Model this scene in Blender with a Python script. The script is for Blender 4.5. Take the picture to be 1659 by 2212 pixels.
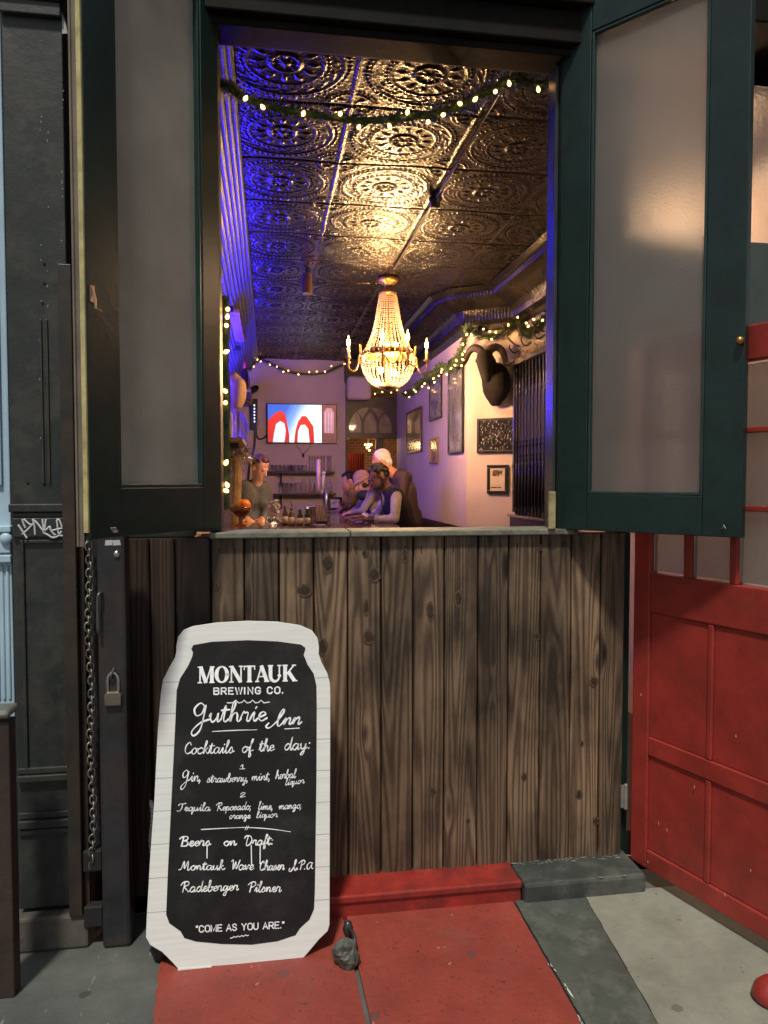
import bpy, bmesh, math, random
import numpy as np
from mathutils import Vector, Matrix, Quaternion, noise as mnoise
random.seed(7)
for o in list(bpy.data.objects): bpy.data.objects.remove(o)
S = bpy.context.scene
COL = S.collection
R_ = math.radians
PI = math.pi
# ------------------------------------------------------------------ camera, sky, street light, exposure
YAW, PITCH, FPX = R_(8.9), R_(2.4), 26 / 36 * 2212
CAM = Vector((0, -2.7, 1.55))
cd = bpy.data.cameras.new('camera'); cam = bpy.data.objects.new('camera', cd); COL.objects.link(cam)
cd.sensor_fit = 'VERTICAL'; cd.sensor_height = 36; cd.sensor_width = 27; cd.lens = 26
cd.clip_start = .05; cd.clip_end = 300
cam.location = CAM; cam.rotation_euler = (R_(90) - PITCH, 0, -YAW)
S.camera = cam
S.view_settings.view_transform = 'Standard'; S.view_settings.look = 'None'
S.view_settings.exposure = 0; S.view_settings.gamma = 1
SUN_EL = 65
W = bpy.data.worlds.new('World'); S.world = W; W.use_nodes = True
wn = W.node_tree; bg = wn.nodes['Background']
sky = wn.nodes.new('ShaderNodeTexSky'); sky.sky_type = 'NISHITA'; sky.sun_disc = False
sky.sun_elevation = R_(SUN_EL)
hs = wn.nodes.new('ShaderNodeHueSaturation'); hs.inputs['Saturation'].default_value = .22
wn.links.new(sky.outputs[0], hs.inputs['Color']); wn.links.new(hs.outputs[0], bg.inputs['Color'])
bg.inputs['Strength'].default_value = .07
sd = bpy.data.lights.new('street_light', 'SUN'); sun = bpy.data.objects.new('street_light', sd); COL.objects.link(sun)
sd.energy = 3.5; sd.angle = R_(5.0); sd.color = (1.0, .955, .865)
LD = Vector((.4, 1.0, -2.1)).normalized()
sun.rotation_euler = LD.to_track_quat('-Z', 'Y').to_euler()
sky.sun_rotation = math.atan2(-LD.x, -LD.y)

# ------------------------------------------------------------------ measuring helpers (photo measurements -> planes of the real place)
FW = Vector((math.sin(YAW) * math.cos(PITCH), math.cos(YAW) * math.cos(PITCH), -math.sin(PITCH)))
RT = Vector((math.cos(YAW), -math.sin(YAW), 0)); UP = RT.cross(FW)
def ray(u, v): return FW + RT * ((u - 829.5) / FPX) + UP * ((1106 - v) / FPX)
def on(u, v, ax, val):
    r = ray(u, v); return CAM + r * ((val - CAM[ax]) / r[ax])
def PX(u, v, x): return on(u, v, 0, x)
def PY(u, v, y): return on(u, v, 1, y)
def PZ(u, v, z): return on(u, v, 2, z)
def PL(u, v, o, n):
    r = ray(u, v); return CAM + r * ((o - CAM).dot(n) / r.dot(n))

# ------------------------------------------------------------------ materials
MATS = {}
def nmat(name):
    m = bpy.data.materials.new(name); m.use_nodes = True
    nt = m.node_tree; return m, nt, nt.nodes['Principled BSDF']
def node(nt, t, **k):
    n = nt.nodes.new(t)
    for a, v in k.items():
        if a.startswith('i_'):
            key = a[2:].replace('_', ' '); n.inputs[int(key) if key.isdigit() else key].default_value = v
        else: setattr(n, a, v)
    return n
def mth(nt, op, a, b=None, c=None):
    n = nt.nodes.new('ShaderNodeMath'); n.operation = op
    for i, x in enumerate((a, b, c)):
        if x is None: continue
        if isinstance(x, (int, float)): n.inputs[i].default_value = x
        else: nt.links.new(x, n.inputs[i])
    return n.outputs[0]
def ramp(nt, fac, stops):
    n = nt.nodes.new('ShaderNodeValToRGB'); e = n.color_ramp.elements
    while len(e) < len(stops): e.new(.5)
    for el, (p, c) in zip(e, stops): el.position = p; el.color = (*c, 1) if len(c) == 3 else c
    nt.links.new(fac, n.inputs[0]); return n.outputs[0]
def mixc(nt, fac, a, b, mode='MIX'):
    n = nt.nodes.new('ShaderNodeMix'); n.data_type = 'RGBA'; n.blend_type = mode
    for i, x in ((0, fac), (6, a), (7, b)):
        if isinstance(x, (int, float)): n.inputs[i].default_value = x
        elif isinstance(x, tuple): n.inputs[i].default_value = (*x, 1)
        else: nt.links.new(x, n.inputs[i])
    return n.outputs[2]
def noise(nt, vec, scale, detail=4, rough=.6):
    n = node(nt, 'ShaderNodeTexNoise'); n.inputs['Scale'].default_value = scale
    n.inputs['Detail'].default_value = detail; n.inputs['Roughness'].default_value = rough
    nt.links.new(vec, n.inputs['Vector']); return n.outputs['Fac']
def tco(nt): return nt.nodes.new('ShaderNodeTexCoord').outputs['Object']
def bump(nt, b, h, strength, dist=.01):
    n = nt.nodes.new('ShaderNodeBump'); n.inputs['Strength'].default_value = strength
    n.inputs['Distance'].default_value = dist
    nt.links.new(h, n.inputs['Height']); nt.links.new(n.outputs[0], b.inputs['Normal'])
def mat(name, col, rough=.5, metal=0, var=.25, vs=9, bmp=.15, bs=60, coat=0, spec=.5, stain=None, ss=3, emit=None, es=0, trans=0):
    if name in MATS: return MATS[name]
    m, nt, b = nmat(name); tc = tco(nt)
    n1 = noise(nt, tc, vs)
    lo = tuple(max(0, c * (1 - var)) for c in col); hi = tuple(min(1, c * (1 + var)) for c in col)
    c = ramp(nt, n1, [(.3, lo), (.7, hi)])
    if stain:
        n2 = noise(nt, tc, ss, 6, .7)
        c = mixc(nt, ramp(nt, n2, [(.48, (0, 0, 0)), (.66, (1, 1, 1))]), c, stain)
    nt.links.new(c, b.inputs['Base Color'])
    b.inputs['Roughness'].default_value = rough; b.inputs['Metallic'].default_value = metal
    b.inputs['Specular IOR Level'].default_value = spec
    b.inputs['Coat Weight'].default_value = coat
    b.inputs['Transmission Weight'].default_value = trans
    if bmp: bump(nt, b, noise(nt, tc, bs, 5), bmp, .004)
    if emit: b.inputs['Emission Color'].default_value = (*emit, 1); b.inputs['Emission Strength'].default_value = es
    MATS[name] = m; return m
def emat(name, col, s):
    if name in MATS: return MATS[name]
    return mat(name, col, emit=col, es=s, bmp=0)

# ------------------------------------------------------------------ mesh collector
class MB:
    def __init__(s): s.v = []; s.f = []; s.a = []
    def add(s, vs, fs, xf=None, val=0.0):
        o = len(s.v)
        s.v += [tuple(xf @ Vector(p)) for p in vs] if xf else [tuple(p) for p in vs]
        s.f += [tuple(o + i for i in f) for f in fs]; s.a += [val] * len(fs)
        return s
    def box(s, x0, x1, y0, y1, z0, z1, xf=None, val=0.0):
        vs = [(x, y, z) for z in (z0, z1) for y in (y0, y1) for x in (x0, x1)]
        return s.add(vs, [(0, 2, 3, 1), (4, 5, 7, 6), (0, 1, 5, 4), (2, 6, 7, 3), (0, 4, 6, 2), (1, 3, 7, 5)], xf, val)
    def tube(s, pts, r, n=8, xf=None, cap=True):
        pts = [Vector(p) for p in pts]; k = len(pts); rr = r if isinstance(r, (list, tuple)) else [r] * k
        vs = []; fs = []; prev = None
        for i, p in enumerate(pts):
            t = (pts[min(i + 1, k - 1)] - pts[max(i - 1, 0)])
            t = t.normalized() if t.length > 1e-9 else Vector((0, 0, 1))
            if prev is None:
                a = Vector((0, 0, 1)) if abs(t.z) < .9 else Vector((1, 0, 0)); prev = (a - t * a.dot(t)).normalized()
            else:
                prev = prev - t * prev.dot(t); prev = prev.normalized() if prev.length > 1e-6 else t.orthogonal().normalized()
            b = t.cross(prev)
            for j in range(n):
                an = 2 * PI * j / n; vs.append(p + (prev * math.cos(an) + b * math.sin(an)) * rr[i])
        for i in range(k - 1):
            for j in range(n):
                fs.append((i * n + j, i * n + (j + 1) % n, (i + 1) * n + (j + 1) % n, (i + 1) * n + j))
        if cap: fs += [tuple(reversed(range(n))), tuple(range((k - 1) * n, k * n))]
        return s.add(vs, fs, xf)
    def lathe(s, prof, c=(0, 0, 0), n=20, xf=None):
        M = Matrix.Translation(c); M = xf @ M if xf else M
        vs = []; fs = []; k = len(prof)
        for r, z in prof:
            for j in range(n):
                a = 2 * PI * j / n; vs.append((max(r, 1e-4) * math.cos(a), max(r, 1e-4) * math.sin(a), z))
        for i in range(k - 1):
            for j in range(n):
                fs.append((i * n + j, i * n + (j + 1) % n, (i + 1) * n + (j + 1) % n, (i + 1) * n + j))
        fs += [tuple(reversed(range(n))), tuple(range((k - 1) * n, k * n))]
        return s.add(vs, fs, M)
    def ell(s, c, r, rot=None, n=12, val=0.0):
        r = (r, r, r) if isinstance(r, (int, float)) else r
        M = Matrix.Translation(c) @ (rot.to_matrix().to_4x4() if rot else Matrix()) @ Matrix.Diagonal((*r, 1))
        k = max(4, n // 2); prof = [(math.sin(PI * i / k), -math.cos(PI * i / k)) for i in range(k + 1)]
        return s.lathe(prof, n=n, xf=M)
    def cap(s, p, q, r1, r2=None, n=12):
        p, q = Vector(p), Vector(q); r2 = r1 if r2 is None else r2; d = q - p; L = d.length
        M = Matrix.Translation(p) @ (d.to_track_quat('Z', 'Y').to_matrix().to_4x4() if L > 1e-6 else Matrix())
        prof = [(r1 * math.sin(a), -r1 * math.cos(a)) for a in (0, .4, .8, 1.2, 1.57)]
        prof += [(r2 * math.cos(a), L + r2 * math.sin(a)) for a in (0, .4, .8, 1.2, 1.57)]
        return s.lathe(prof, n=n, xf=M)
    def prism(s, poly, th, xf=None):
        """poly in local xz, thickness along local +y"""
        k = len(poly)
        vs = [(x, 0, z) for x, z in poly] + [(x, th, z) for x, z in poly]
        fs = [tuple(range(k)), tuple(range(2 * k - 1, k - 1, -1))]
        fs += [(i, i + k, (i + 1) % k + k, (i + 1) % k) for i in range(k)]
        return s.add(vs, fs, xf)
    def sheet(s, pts): return s.add(pts, [tuple(range(len(pts)))])
    def build(s, name, m, parent=None, smooth=False, bev=0, attr=False, org=None):
        me = bpy.data.meshes.new(name)
        o = bpy.data.objects.new(name, me); COL.objects.link(o)
        if parent is not None:
            base = wloc(parent); o.parent = parent
        else:
            A = np.array(s.v); base = Vector(((A[:, 0].min() + A[:, 0].max()) / 2, (A[:, 1].min() + A[:, 1].max()) / 2, A[:, 2].min())) if org is None else Vector(org)
            o.location = base
        me.from_pydata([tuple(Vector(p) - base) for p in s.v], [], s.f)
        if attr:
            at = me.attributes.new('rnd', 'FLOAT', 'FACE'); at.data.foreach_set('value', s.a)
        bm = bmesh.new(); bm.from_mesh(me)
        bmesh.ops.recalc_face_normals(bm, faces=bm.faces)
        bm.to_mesh(me); bm.free()
        me.materials.append(m)
        if smooth: me.polygons.foreach_set('use_smooth', [True] * len(me.polygons))
        if bev:
            b = o.modifiers.new('bevel', 'BEVEL'); b.width = bev; b.segments = 2; b.limit_method = 'ANGLE'; b.angle_limit = R_(40)
        return o
def wloc(o):
    l = Vector((0, 0, 0))
    while o is not None: l = l + o.location; o = o.parent
    return l
def tag(o, label=None, cat=None, group=None, kind=None):
    if label: o['label'] = label
    if cat: o['category'] = cat
    if group: o['group'] = group
    if kind: o['kind'] = kind
    return o
def thing(name, label, cat, loc, group=None):
    o = bpy.data.objects.new(name, None); COL.objects.link(o); o.location = loc; o.empty_display_size = .1
    return tag(o, label, cat, group)
def copy_tree(o, loc=None, label=None, parent=None):
    c = o.copy(); COL.objects.link(c)
    if parent is not None: c.parent = parent
    if loc is not None: c.location = loc
    if label: c['label'] = label
    for ch in list(o.children): copy_tree(ch, None, None, c)
    return c
def frame(o, a, n):
    """local x along a, y along n, z up, origin o"""
    a = Vector(a).normalized(); n = Vector(n).normalized(); M = Matrix.Identity(4)
    for i in range(3): M[i][0] = a[i]; M[i][1] = n[i]; M[i][2] = (0, 0, 1)[i]; M[i][3] = o[i]
    return M
def spline(pts, k=6, closed=False):
    P = [Vector(p) for p in pts]; n = len(P); out = []
    rng = n if closed else n - 1
    for i in range(rng):
        if closed: p0, p1, p2, p3 = P[i - 1], P[i], P[(i + 1) % n], P[(i + 2) % n]
        else: p0, p1, p2, p3 = P[max(i - 1, 0)], P[i], P[i + 1], P[min(i + 2, n - 1)]
        for j in range(k):
            t = j / k
            out.append(.5 * ((2 * p1) + (p2 - p0) * t + (2 * p0 - 5 * p1 + 4 * p2 - p3) * t * t + (3 * p1 - p0 - 3 * p2 + p3) * t ** 3))
    if not closed: out.append(P[-1])
    return out
def light(name, kind, loc, e, col, parent=None, size=.05):
    d = bpy.data.lights.new(name, kind); d.energy = e; d.color = col
    if kind == 'POINT': d.shadow_soft_size = size
    o = bpy.data.objects.new(name, d); COL.objects.link(o)
    if parent is not None: o.parent = parent; o.location = Vector(loc) - wloc(parent)
    else: o.location = loc
    return o

# common paints
GREEN = mat('bottle_green_gloss_paint', (.0045, .0175, .0150), .36, var=.3, bmp=.25, bs=25, spec=.5)
BLACKP = mat('black_green_iron_paint', (.020, .024, .022), .42, var=.35, bmp=.4, bs=30, stain=(.05, .045, .035), ss=5)
IRON = mat('black_iron', (.02, .02, .021), .38, metal=.4, bmp=.3, bs=80)
BRASS = mat('aged_brass', (.42, .24, .08), .35, metal=.9, bmp=.2)
STEEL = mat('brushed_steel', (.5, .5, .5), .3, metal=1, bmp=.1)
# ------------------------------------------------------------------ ground
def spots(nt, tc, c, scale, rad, col):
    v = node(nt, 'ShaderNodeTexVoronoi'); v.inputs['Scale'].default_value = scale; nt.links.new(tc, v.inputs['Vector'])
    f = mth(nt, 'LESS_THAN', mth(nt, 'ADD', v.outputs['Distance'], mth(nt, 'MULTIPLY', noise(nt, tc, 45, 3), .12)), rad + .05)
    return mixc(nt, mth(nt, 'MULTIPLY', f, .7), c, col)
def ground_mats():
    m, nt, b = nmat('grey_pavement'); tc = tco(nt)
    c = ramp(nt, noise(nt, tc, 3, 8, .65), [(.3, (.045, .05, .045)), (.55, (.085, .09, .08)), (.75, (.13, .135, .12))])
    mp = node(nt, 'ShaderNodeMapping'); mp.inputs['Rotation'].default_value = (0, 0, .7); mp.inputs['Scale'].default_value = (9, 2.2, 9)
    nt.links.new(tc, mp.inputs[0])
    scuff = ramp(nt, noise(nt, mp.outputs[0], 3.0, 3, .5), [(.70, (0, 0, 0)), (.74, (1, 1, 1))])
    c = mixc(nt, mth(nt, 'MULTIPLY', scuff, .5), c, (.24, .26, .25))
    c = spots(nt, tc, c, 5.5, .10, (.035, .037, .034)); c = spots(nt, tc, c, 9.3, .06, (.20, .205, .19))
    nt.links.new(c, b.inputs['Base Color']); b.inputs['Roughness'].default_value = .62
    bump(nt, b, noise(nt, tc, 90, 6), .35, .006); MATS['pave'] = m
    m, nt, b = nmat('red_painted_concrete'); tc = tco(nt)
    c = ramp(nt, noise(nt, tc, 5, 8, .7), [(.3, (.17, .029, .020)), (.55, (.25, .040, .026)), (.75, (.30, .064, .044))])
    c = mixc(nt, mth(nt, 'MULTIPLY', ramp(nt, noise(nt, tc, 2.6, 7, .7), [(.52, (0, 0, 0)), (.72, (1, 1, 1))]), .75), c, (.10, .05, .04))
    pits = ramp(nt, noise(nt, tc, 75, 2, .5), [(.66, (0, 0, 0)), (.72, (1, 1, 1))])
    c = mixc(nt, mth(nt, 'MULTIPLY', pits, .8), c, (.06, .02, .018))
    chips = ramp(nt, noise(nt, tc, 23, 3, .55), [(.725, (0, 0, 0)), (.74, (1, 1, 1))])
    c = mixc(nt, mth(nt, 'MULTIPLY', chips, .7), c, (.36, .22, .19))
    c = spots(nt, tc, c, 5.0, .10, (.10, .045, .035)); c = spots(nt, tc, c, 11, .06, (.40, .20, .16))
    nt.links.new(c, b.inputs['Base Color']); b.inputs['Roughness'].default_value = .58
    bump(nt, b, noise(nt, tc, 70, 6, .7), .5, .006); MATS['redground'] = m
    m, nt, b = nmat('pale_concrete'); tc = tco(nt)
    c = ramp(nt, noise(nt, tc, 4, 8, .7), [(.3, (.16, .158, .122)), (.6, (.255, .25, .20)), (.8, (.32, .315, .26))])
    sp = ramp(nt, noise(nt, tc, 26, 3, .5), [(.68, (0, 0, 0)), (.74, (1, 1, 1))])
    c = mixc(nt, mth(nt, 'MULTIPLY', sp, .6), c, (.07, .07, .06))
    c = spots(nt, tc, c, 6.1, .11, (.085, .083, .065)); c = spots(nt, tc, c, 13, .07, (.05, .05, .04))
    c = mixc(nt, mth(nt, 'MULTIPLY', ramp(nt, noise(nt, tc, 1.7, 6, .7), [(.45, (0, 0, 0)), (.7, (1, 1, 1))]), .5), c, (.11, .108, .085))
    nt.links.new(c, b.inputs['Base Color']); b.inputs['Roughness'].default_value = .75
    bump(nt, b, noise(nt, tc, 120, 6, .7), .5, .005); MATS['concrete'] = m
ground_mats()
DKSTONE = mat('dark_painted_stone', (.04, .045, .042), .55, var=.3, bmp=.5, bs=35, stain=(.09, .095, .08), ss=7)
REDP = mat('red_gloss_paint', (.27, .024, .017), .42, var=.25, vs=9, bmp=.3, bs=30, stain=(.15, .02, .016), ss=6, coat=.08)
REDP2 = mat('red_door_paint', (.29, .029, .020), .46, var=.2, vs=7, bmp=.22, bs=40, stain=(.20, .026, .019), ss=4.2, coat=.05)
pv = MB(); pv.box(-18, 18, -20, 0.02, -.3, -.012)
tag(pv.build('pavement', MATS['pave']), kind='structure')
def gsheet(name, pts, m, z):
    b = MB(); b.sheet([(p.x, p.y, z) for p in pts]); o = b.build(name, m); tag(o, kind='structure'); return o
STEPY = -.14
def ext(p, q, y): t = (y - p.y) / (q.y - p.y); return p.lerp(q, t)
Lp, Lq = PZ(350, 2050, 0), PZ(333, 2212, 0)
Jp, Jq = PZ(757, 2035, 0), PZ(797, 2212, 0)
Rp, Rq = PZ(1116, 1962, 0), PZ(1258, 2212, 0)
YB = -1.6
def slab(name, p0, q0, p1, q1, m, z, jag=0.0, y1=STEPY):
    A = [ext(p0, q0, y1 + (YB - y1) * i / 40) for i in range(41)]
    B = [ext(p1, q1, y1 + (YB - y1) * i / 40) for i in range(41)]
    if jag:
        for i, a in enumerate(A): a.x += random.uniform(-jag, jag)
    b = MB(); vs = []
    for a, c in zip(A, B): vs += [(a.x, a.y, z), (c.x, c.y, z), (a.x, a.y, -.02), (c.x, c.y, -.02)]
    fs = []
    for i in range(40):
        k = i * 4; fs += [(k, k + 1, k + 5, k + 4), (k, k + 4, k + 6, k + 2), (k + 1, k + 3, k + 7, k + 5)]
    fs += [(0, 2, 3, 1), (160, 161, 163, 162)]
    b.add(vs, fs); o = b.build(name, m); tag(o, kind='structure'); return o
g = Vector((.0075, 0, 0))
slab('red_pavement', Lp, Lq, Jp - g, Jq - g, MATS['redground'], 0, .006)
slab('red_pavement', Jp + g, Jq + g, Rp, Rq, MATS['redground'], .001)
Cp, Cq = PZ(1290, 1985, 0), PZ(1420, 2212, 0)
slab('dark_kerb_strip', Rp + g, Rq + g, Cp - g * .0, Cq, mat('slate_grey_strip', (.062, .070, .058), .5, var=.25, bmp=.4, bs=60, stain=(.12, .125, .11), ss=6), .002, .002)  # strip in a darker grey green than the concrete beside it
slab('concrete_floor', Cp + g * .4, Cq + g * .4, Vector((2.6, -.1, 0)), Vector((2.6, -1.2, 0)), MATS['concrete'], .003, .002)
# worn white flakes of old paint along the edge of the red paint
fl = MB()
for e0, e1, n in ((Rp, Rq, 15), (Lp, Lq, 15)):
    for i in range(n):
        p = ext(e0, e1, random.uniform(-.42, -1.2)); a = random.uniform(0, 6)
        s = random.uniform(.003, .009); w = random.choice((1, 2.2, 3.5))
        c = p + Vector((random.uniform(-.005, .014), 0, 0))
        dxy = (e1 - e0).normalized(); w *= 1.5
        fl.sheet([(c.x + s * rr0 * (.5 * math.cos(t) + dxy.x * w * math.sin(t)), c.y + s * rr0 * dxy.y * w * math.sin(t), .0065) for t in [2 * PI * k / 11 for k in range(11)] for rr0 in (random.uniform(.35, 1),)])
tag(fl.build('paint_flakes', mat('flaked_white_paint', (.42, .44, .40), .7)), kind='stuff', label='white flakes of old paint along the edges of the red pavement', cat='paint flakes')
# street behind the camera, for the reflections and bounce
rd = MB(); rd.box(-40, 40, -60, -20, -.4, -.15); tag(rd.build('road', mat('asphalt', (.05, .05, .05), .8)), kind='structure')

# red step and stone block under the plank wall
stp = MB(); x0 = PZ(690, 1980, 0).x - .1; x1 = PY(1113, 1900, -.07).x
stp.box(-.2, x1, STEPY, .05, -.02, .072); stp.box(-.2, x1, STEPY - .008, STEPY + .02, .050, .078)
tag(stp.build('red_step', REDP, bev=.006), 'low red painted step below the brown plank wall', 'step')
blk = MB(); bx1 = 1.40
N = 16
for i in range(N):
    a, c = x1 + .006 + (bx1 - x1) * i / N, x1 + .006 + (bx1 - x1) * (i + 1) / N
blk.box(x1 + .006, bx1, -.16, .05, -.02, .070); 
stb = blk.build('stone_block', DKSTONE, bev=.012)
tag(stb, 'dark grey stone block at the right end of the red step', 'stone block')
chip = MB()
for i in range(46):
    c = Vector((random.uniform(x1 + .02, bx1), random.choice((random.uniform(-.03, -.004), random.uniform(-.16, -.15) if random.random() < .25 else random.uniform(-.03, -.004))), .0715))
    s = random.uniform(.004, .013); a = random.uniform(0, 6)
    chip.sheet([(c.x + s * rr0 * 1.6 * math.cos(t), c.y + s * rr0 * .5 * math.sin(t), c.z) for t in [2 * PI * k / 11 for k in range(11)] for rr0 in (random.uniform(.3, 1),)])
tag(chip.build('chipped_edge', mat('chipped_stone', (.17, .17, .135), .8), stb), kind='stuff')

# ------------------------------------------------------------------ plank wall
def wood(name, base, dark, light_, glow=1.0):
    m, nt, b = nmat(name); tc = tco(nt)
    at = node(nt, 'ShaderNodeAttribute', attribute_name='rnd'); at.attribute_type = 'GEOMETRY'
    sep = node(nt, 'ShaderNodeSeparateXYZ'); nt.links.new(tc, sep.inputs[0])
    r = at.outputs['Fac']; X, Z = sep.outputs[0], sep.outputs[2]
    # knots bend the grain
    cv = node(nt, 'ShaderNodeCombineXYZ')
    nt.links.new(mth(nt, 'MULTIPLY', X, 9.5), cv.inputs[0]); nt.links.new(mth(nt, 'MULTIPLY', r, 37), cv.inputs[1])
    nt.links.new(mth(nt, 'MULTIPLY', Z, 2.6), cv.inputs[2])
    vo = node(nt, 'ShaderNodeTexVoronoi'); vo.inputs['Scale'].default_value = 1.0; vo.inputs['Randomness'].default_value = .9
    nt.links.new(cv.outputs[0], vo.inputs['Vector']); kd = vo.outputs['Distance']
    gv = node(nt, 'ShaderNodeCombineXYZ')
    nt.links.new(mth(nt, 'MULTIPLY', X, 8.5), gv.inputs[0]); nt.links.new(mth(nt, 'MULTIPLY', r, 53), gv.inputs[1])
    nt.links.new(mth(nt, 'MULTIPLY', Z, .36), gv.inputs[2])
    g1 = noise(nt, gv.outputs[0], 1.3, 1.2, .4)
    kn = ramp(nt, kd, [(.0, (1, 1, 1)), (.30, (0, 0, 0))])
    ph = mth(nt, 'ADD', mth(nt, 'MULTIPLY', g1, 92), mth(nt, 'MULTIPLY', kn, 7))
    rings = mth(nt, 'MULTIPLY_ADD', mth(nt, 'SINE', ph), .5, .5)
    fv = node(nt, 'ShaderNodeCombineXYZ')
    nt.links.new(mth(nt, 'MULTIPLY', X, 300), fv.inputs[0]); nt.links.new(mth(nt, 'MULTIPLY', r, 91), fv.inputs[1]); nt.links.new(mth(nt, 'MULTIPLY', Z, 4.5), fv.inputs[2])
    fib = noise(nt, fv.outputs[0], 1, 4, .7)
    c = ramp(nt, mth(nt, 'ADD', mth(nt, 'MULTIPLY', rings, .44), mth(nt, 'MULTIPLY', fib, .62)), [(.32, light_), (.56, base), (.80, dark)])
    # dark stained patches and knots
    pv = node(nt, 'ShaderNodeMapping'); pv.inputs['Scale'].default_value = (2.6, 2, 1.1); nt.links.new(tc, pv.inputs[0])
    st = ramp(nt, noise(nt, pv.outputs[0], 1.6, 5, .62), [(.38, (.28, .28, .28)), (.60, (1, 1, 1))])
    c = mixc(nt, 1.0, c, st, 'MULTIPLY')
    kr = node(nt, 'ShaderNodeMapRange'); kr.inputs[1].default_value = .06; kr.inputs[2].default_value = .16; kr.inputs[3].default_value = .12; kr.inputs[4].default_value = 1
    nt.links.new(mth(nt, 'ADD', kd, mth(nt, 'MULTIPLY', mth(nt, 'SUBTRACT', fib, .5), .06)), kr.inputs[0])
    c = mixc(nt, 1.0, c, kr.outputs[0], 'MULTIPLY')
    tone = mth(nt, 'MULTIPLY_ADD', mth(nt, 'FRACT', mth(nt, 'MULTIPLY', r, 7.31)), .75, .58)
    c = mixc(nt, 1.0, c, tone, 'MULTIPLY')
    nt.links.new(c, b.inputs['Base Color']); b.inputs['Roughness'].default_value = .55
    bump(nt, b, mth(nt, 'ADD', mth(nt, 'MULTIPLY', rings, .5), fib), .35, .003)
    return m
WOOD = wood('weathered_brown_planks', (.148, .093, .053), (.066, .041, .025), (.225, .150, .090))
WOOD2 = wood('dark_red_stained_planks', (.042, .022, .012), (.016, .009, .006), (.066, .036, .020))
wl = MB(); wl2 = MB()
seams = [PY(u, 1165, 0).x for u in (275, 322, 377, 454.9, 527, 602.5, 677.7, 751, 823.5, 893, 961, 1033.6, 1100, 1169.6, 1236, 1300, 1352)]
SILLZ = 1.345
for i in range(len(seams) - 1):
    yo = random.uniform(-.0015, .0015); w = .0030
    a, c = seams[i] + w, seams[i + 1] - w
    # every plank has its eased edges
    e = .004
    vs = [(a, yo + e, 0), (a + e, yo, 0), (c - e, yo, 0), (c, yo + e, 0), (c, yo + .02, 0), (a, yo + .02, 0)]
    z0 = .06
    V = [(x, y, z0) for x, y, _ in vs] + [(x, y, SILLZ) for x, y, _ in vs]
    F = [(k, (k + 1) % 6, (k + 1) % 6 + 6, k + 6) for k in range(6)] + [(5, 4, 3, 2, 1, 0), (6, 7, 8, 9, 10, 11)]
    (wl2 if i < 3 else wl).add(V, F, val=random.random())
wroot = thing('plank_wall', 'brown vertical plank wall with knots below the open window', 'plank wall', (.45, 0, .06))
wl.build('planks', WOOD, wroot, attr=True)
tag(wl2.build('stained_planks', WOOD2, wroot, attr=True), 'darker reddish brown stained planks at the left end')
KN = mat('dark_knot', (.030, .018, .010), .6, var=.6, vs=120, bmp=.3); KR = mat('knot_rim', (.085, .050, .026), .6, var=.4, vs=90, bmp=.2)
for zx, zy, w_, h_ in ((512, 160, 17, 22), (685, 200, 17, 17), (425, 260, 20, 14), (655, 322, 9, 17), (1000, 290, 13, 20), (666, 432, 17, 17), (492, 470, 14, 20), (895, 338, 11, 22), (1505, 600, 12, 12), (1450, 1020, 10, 10), (1515, 1120, 11, 9), (1245, 955, 8, 10), (1293, 430, 9, 10), (1302, 100, 9, 8), (1460, 830, 6, 6), (800, 130, 9, 16), (650, 122, 7, 9), (98, 245, 6, 8), (1035, 1120, 6, 7), (905, 1010, 8, 10)):
    p = PY((750 + zx * 1.0549) / 1.8228, (2050 + zy * 1.0549) / 1.8228, 0); sc = 1.0549 / 1.8228 * 2.68 / FPX
    for k_, (q_, mm, nm) in enumerate(((1.45, KR, 'knot_rim'), (1.0, KN, 'knot'))):
        f = MB(); N_ = 22; ph_ = random.uniform(0, 6); y_ = -.0022 - .0004 * k_
        f.add([(p.x, y_ - .0004, p.z)] + [(p.x + w_ * sc * q_ * (1 + .18 * math.sin(2 * t + ph_) + random.uniform(-.08, .08)) * math.cos(t), y_ + .0003, p.z + h_ * sc * q_ * (1 + .25 * abs(math.sin(t)) + random.uniform(-.08, .08)) * math.sin(t)) for t in [2 * PI * i_ / N_ for i_ in range(N_)]], [(0, i_ + 1, (i_ + 1) % N_ + 1) for i_ in range(N_)])
        f.build(nm, mm, wroot)
bk = MB(); bk.box(seams[0], seams[-1], .0205, .12, .06, SILLZ - .001); bk.build('backing', mat('dark_gap', (.012, .01, .009), .9), wroot)
sl = MB(); sx0, sx1 = PY(452, 1150, -.02).x, PY(1240, 1150, -.02).x
mid = PY(757, 1150, -.02).x
SILLM = mat('weathered_grey_sill', (.15, .152, .115), .6, var=.35, vs=14, bmp=.5, bs=50, stain=(.07, .075, .055), ss=10)
sl.box(sx0, mid - .002, -.028, .16, SILLZ + .0005, SILLZ + .022); sl.box(mid + .002, sx1, -.026, .16, SILLZ + .0005, SILLZ + .022)
sl.build('sill', SILLM, wroot, bev=.004)
nl = MB()
for i in range(3, len(seams) - 3):
    for q in (.25, .72):
        x = seams[i] + (seams[i + 1] - seams[i]) * q; z = 1.30 + random.uniform(-.006, .006)
        nl.box(x - .0012, x + .0012, -.0035, .001, z - .012, z + .012)
nl.build('nail_slot', mat('nail_hole', (.015, .012, .01), .8), wroot)

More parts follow.
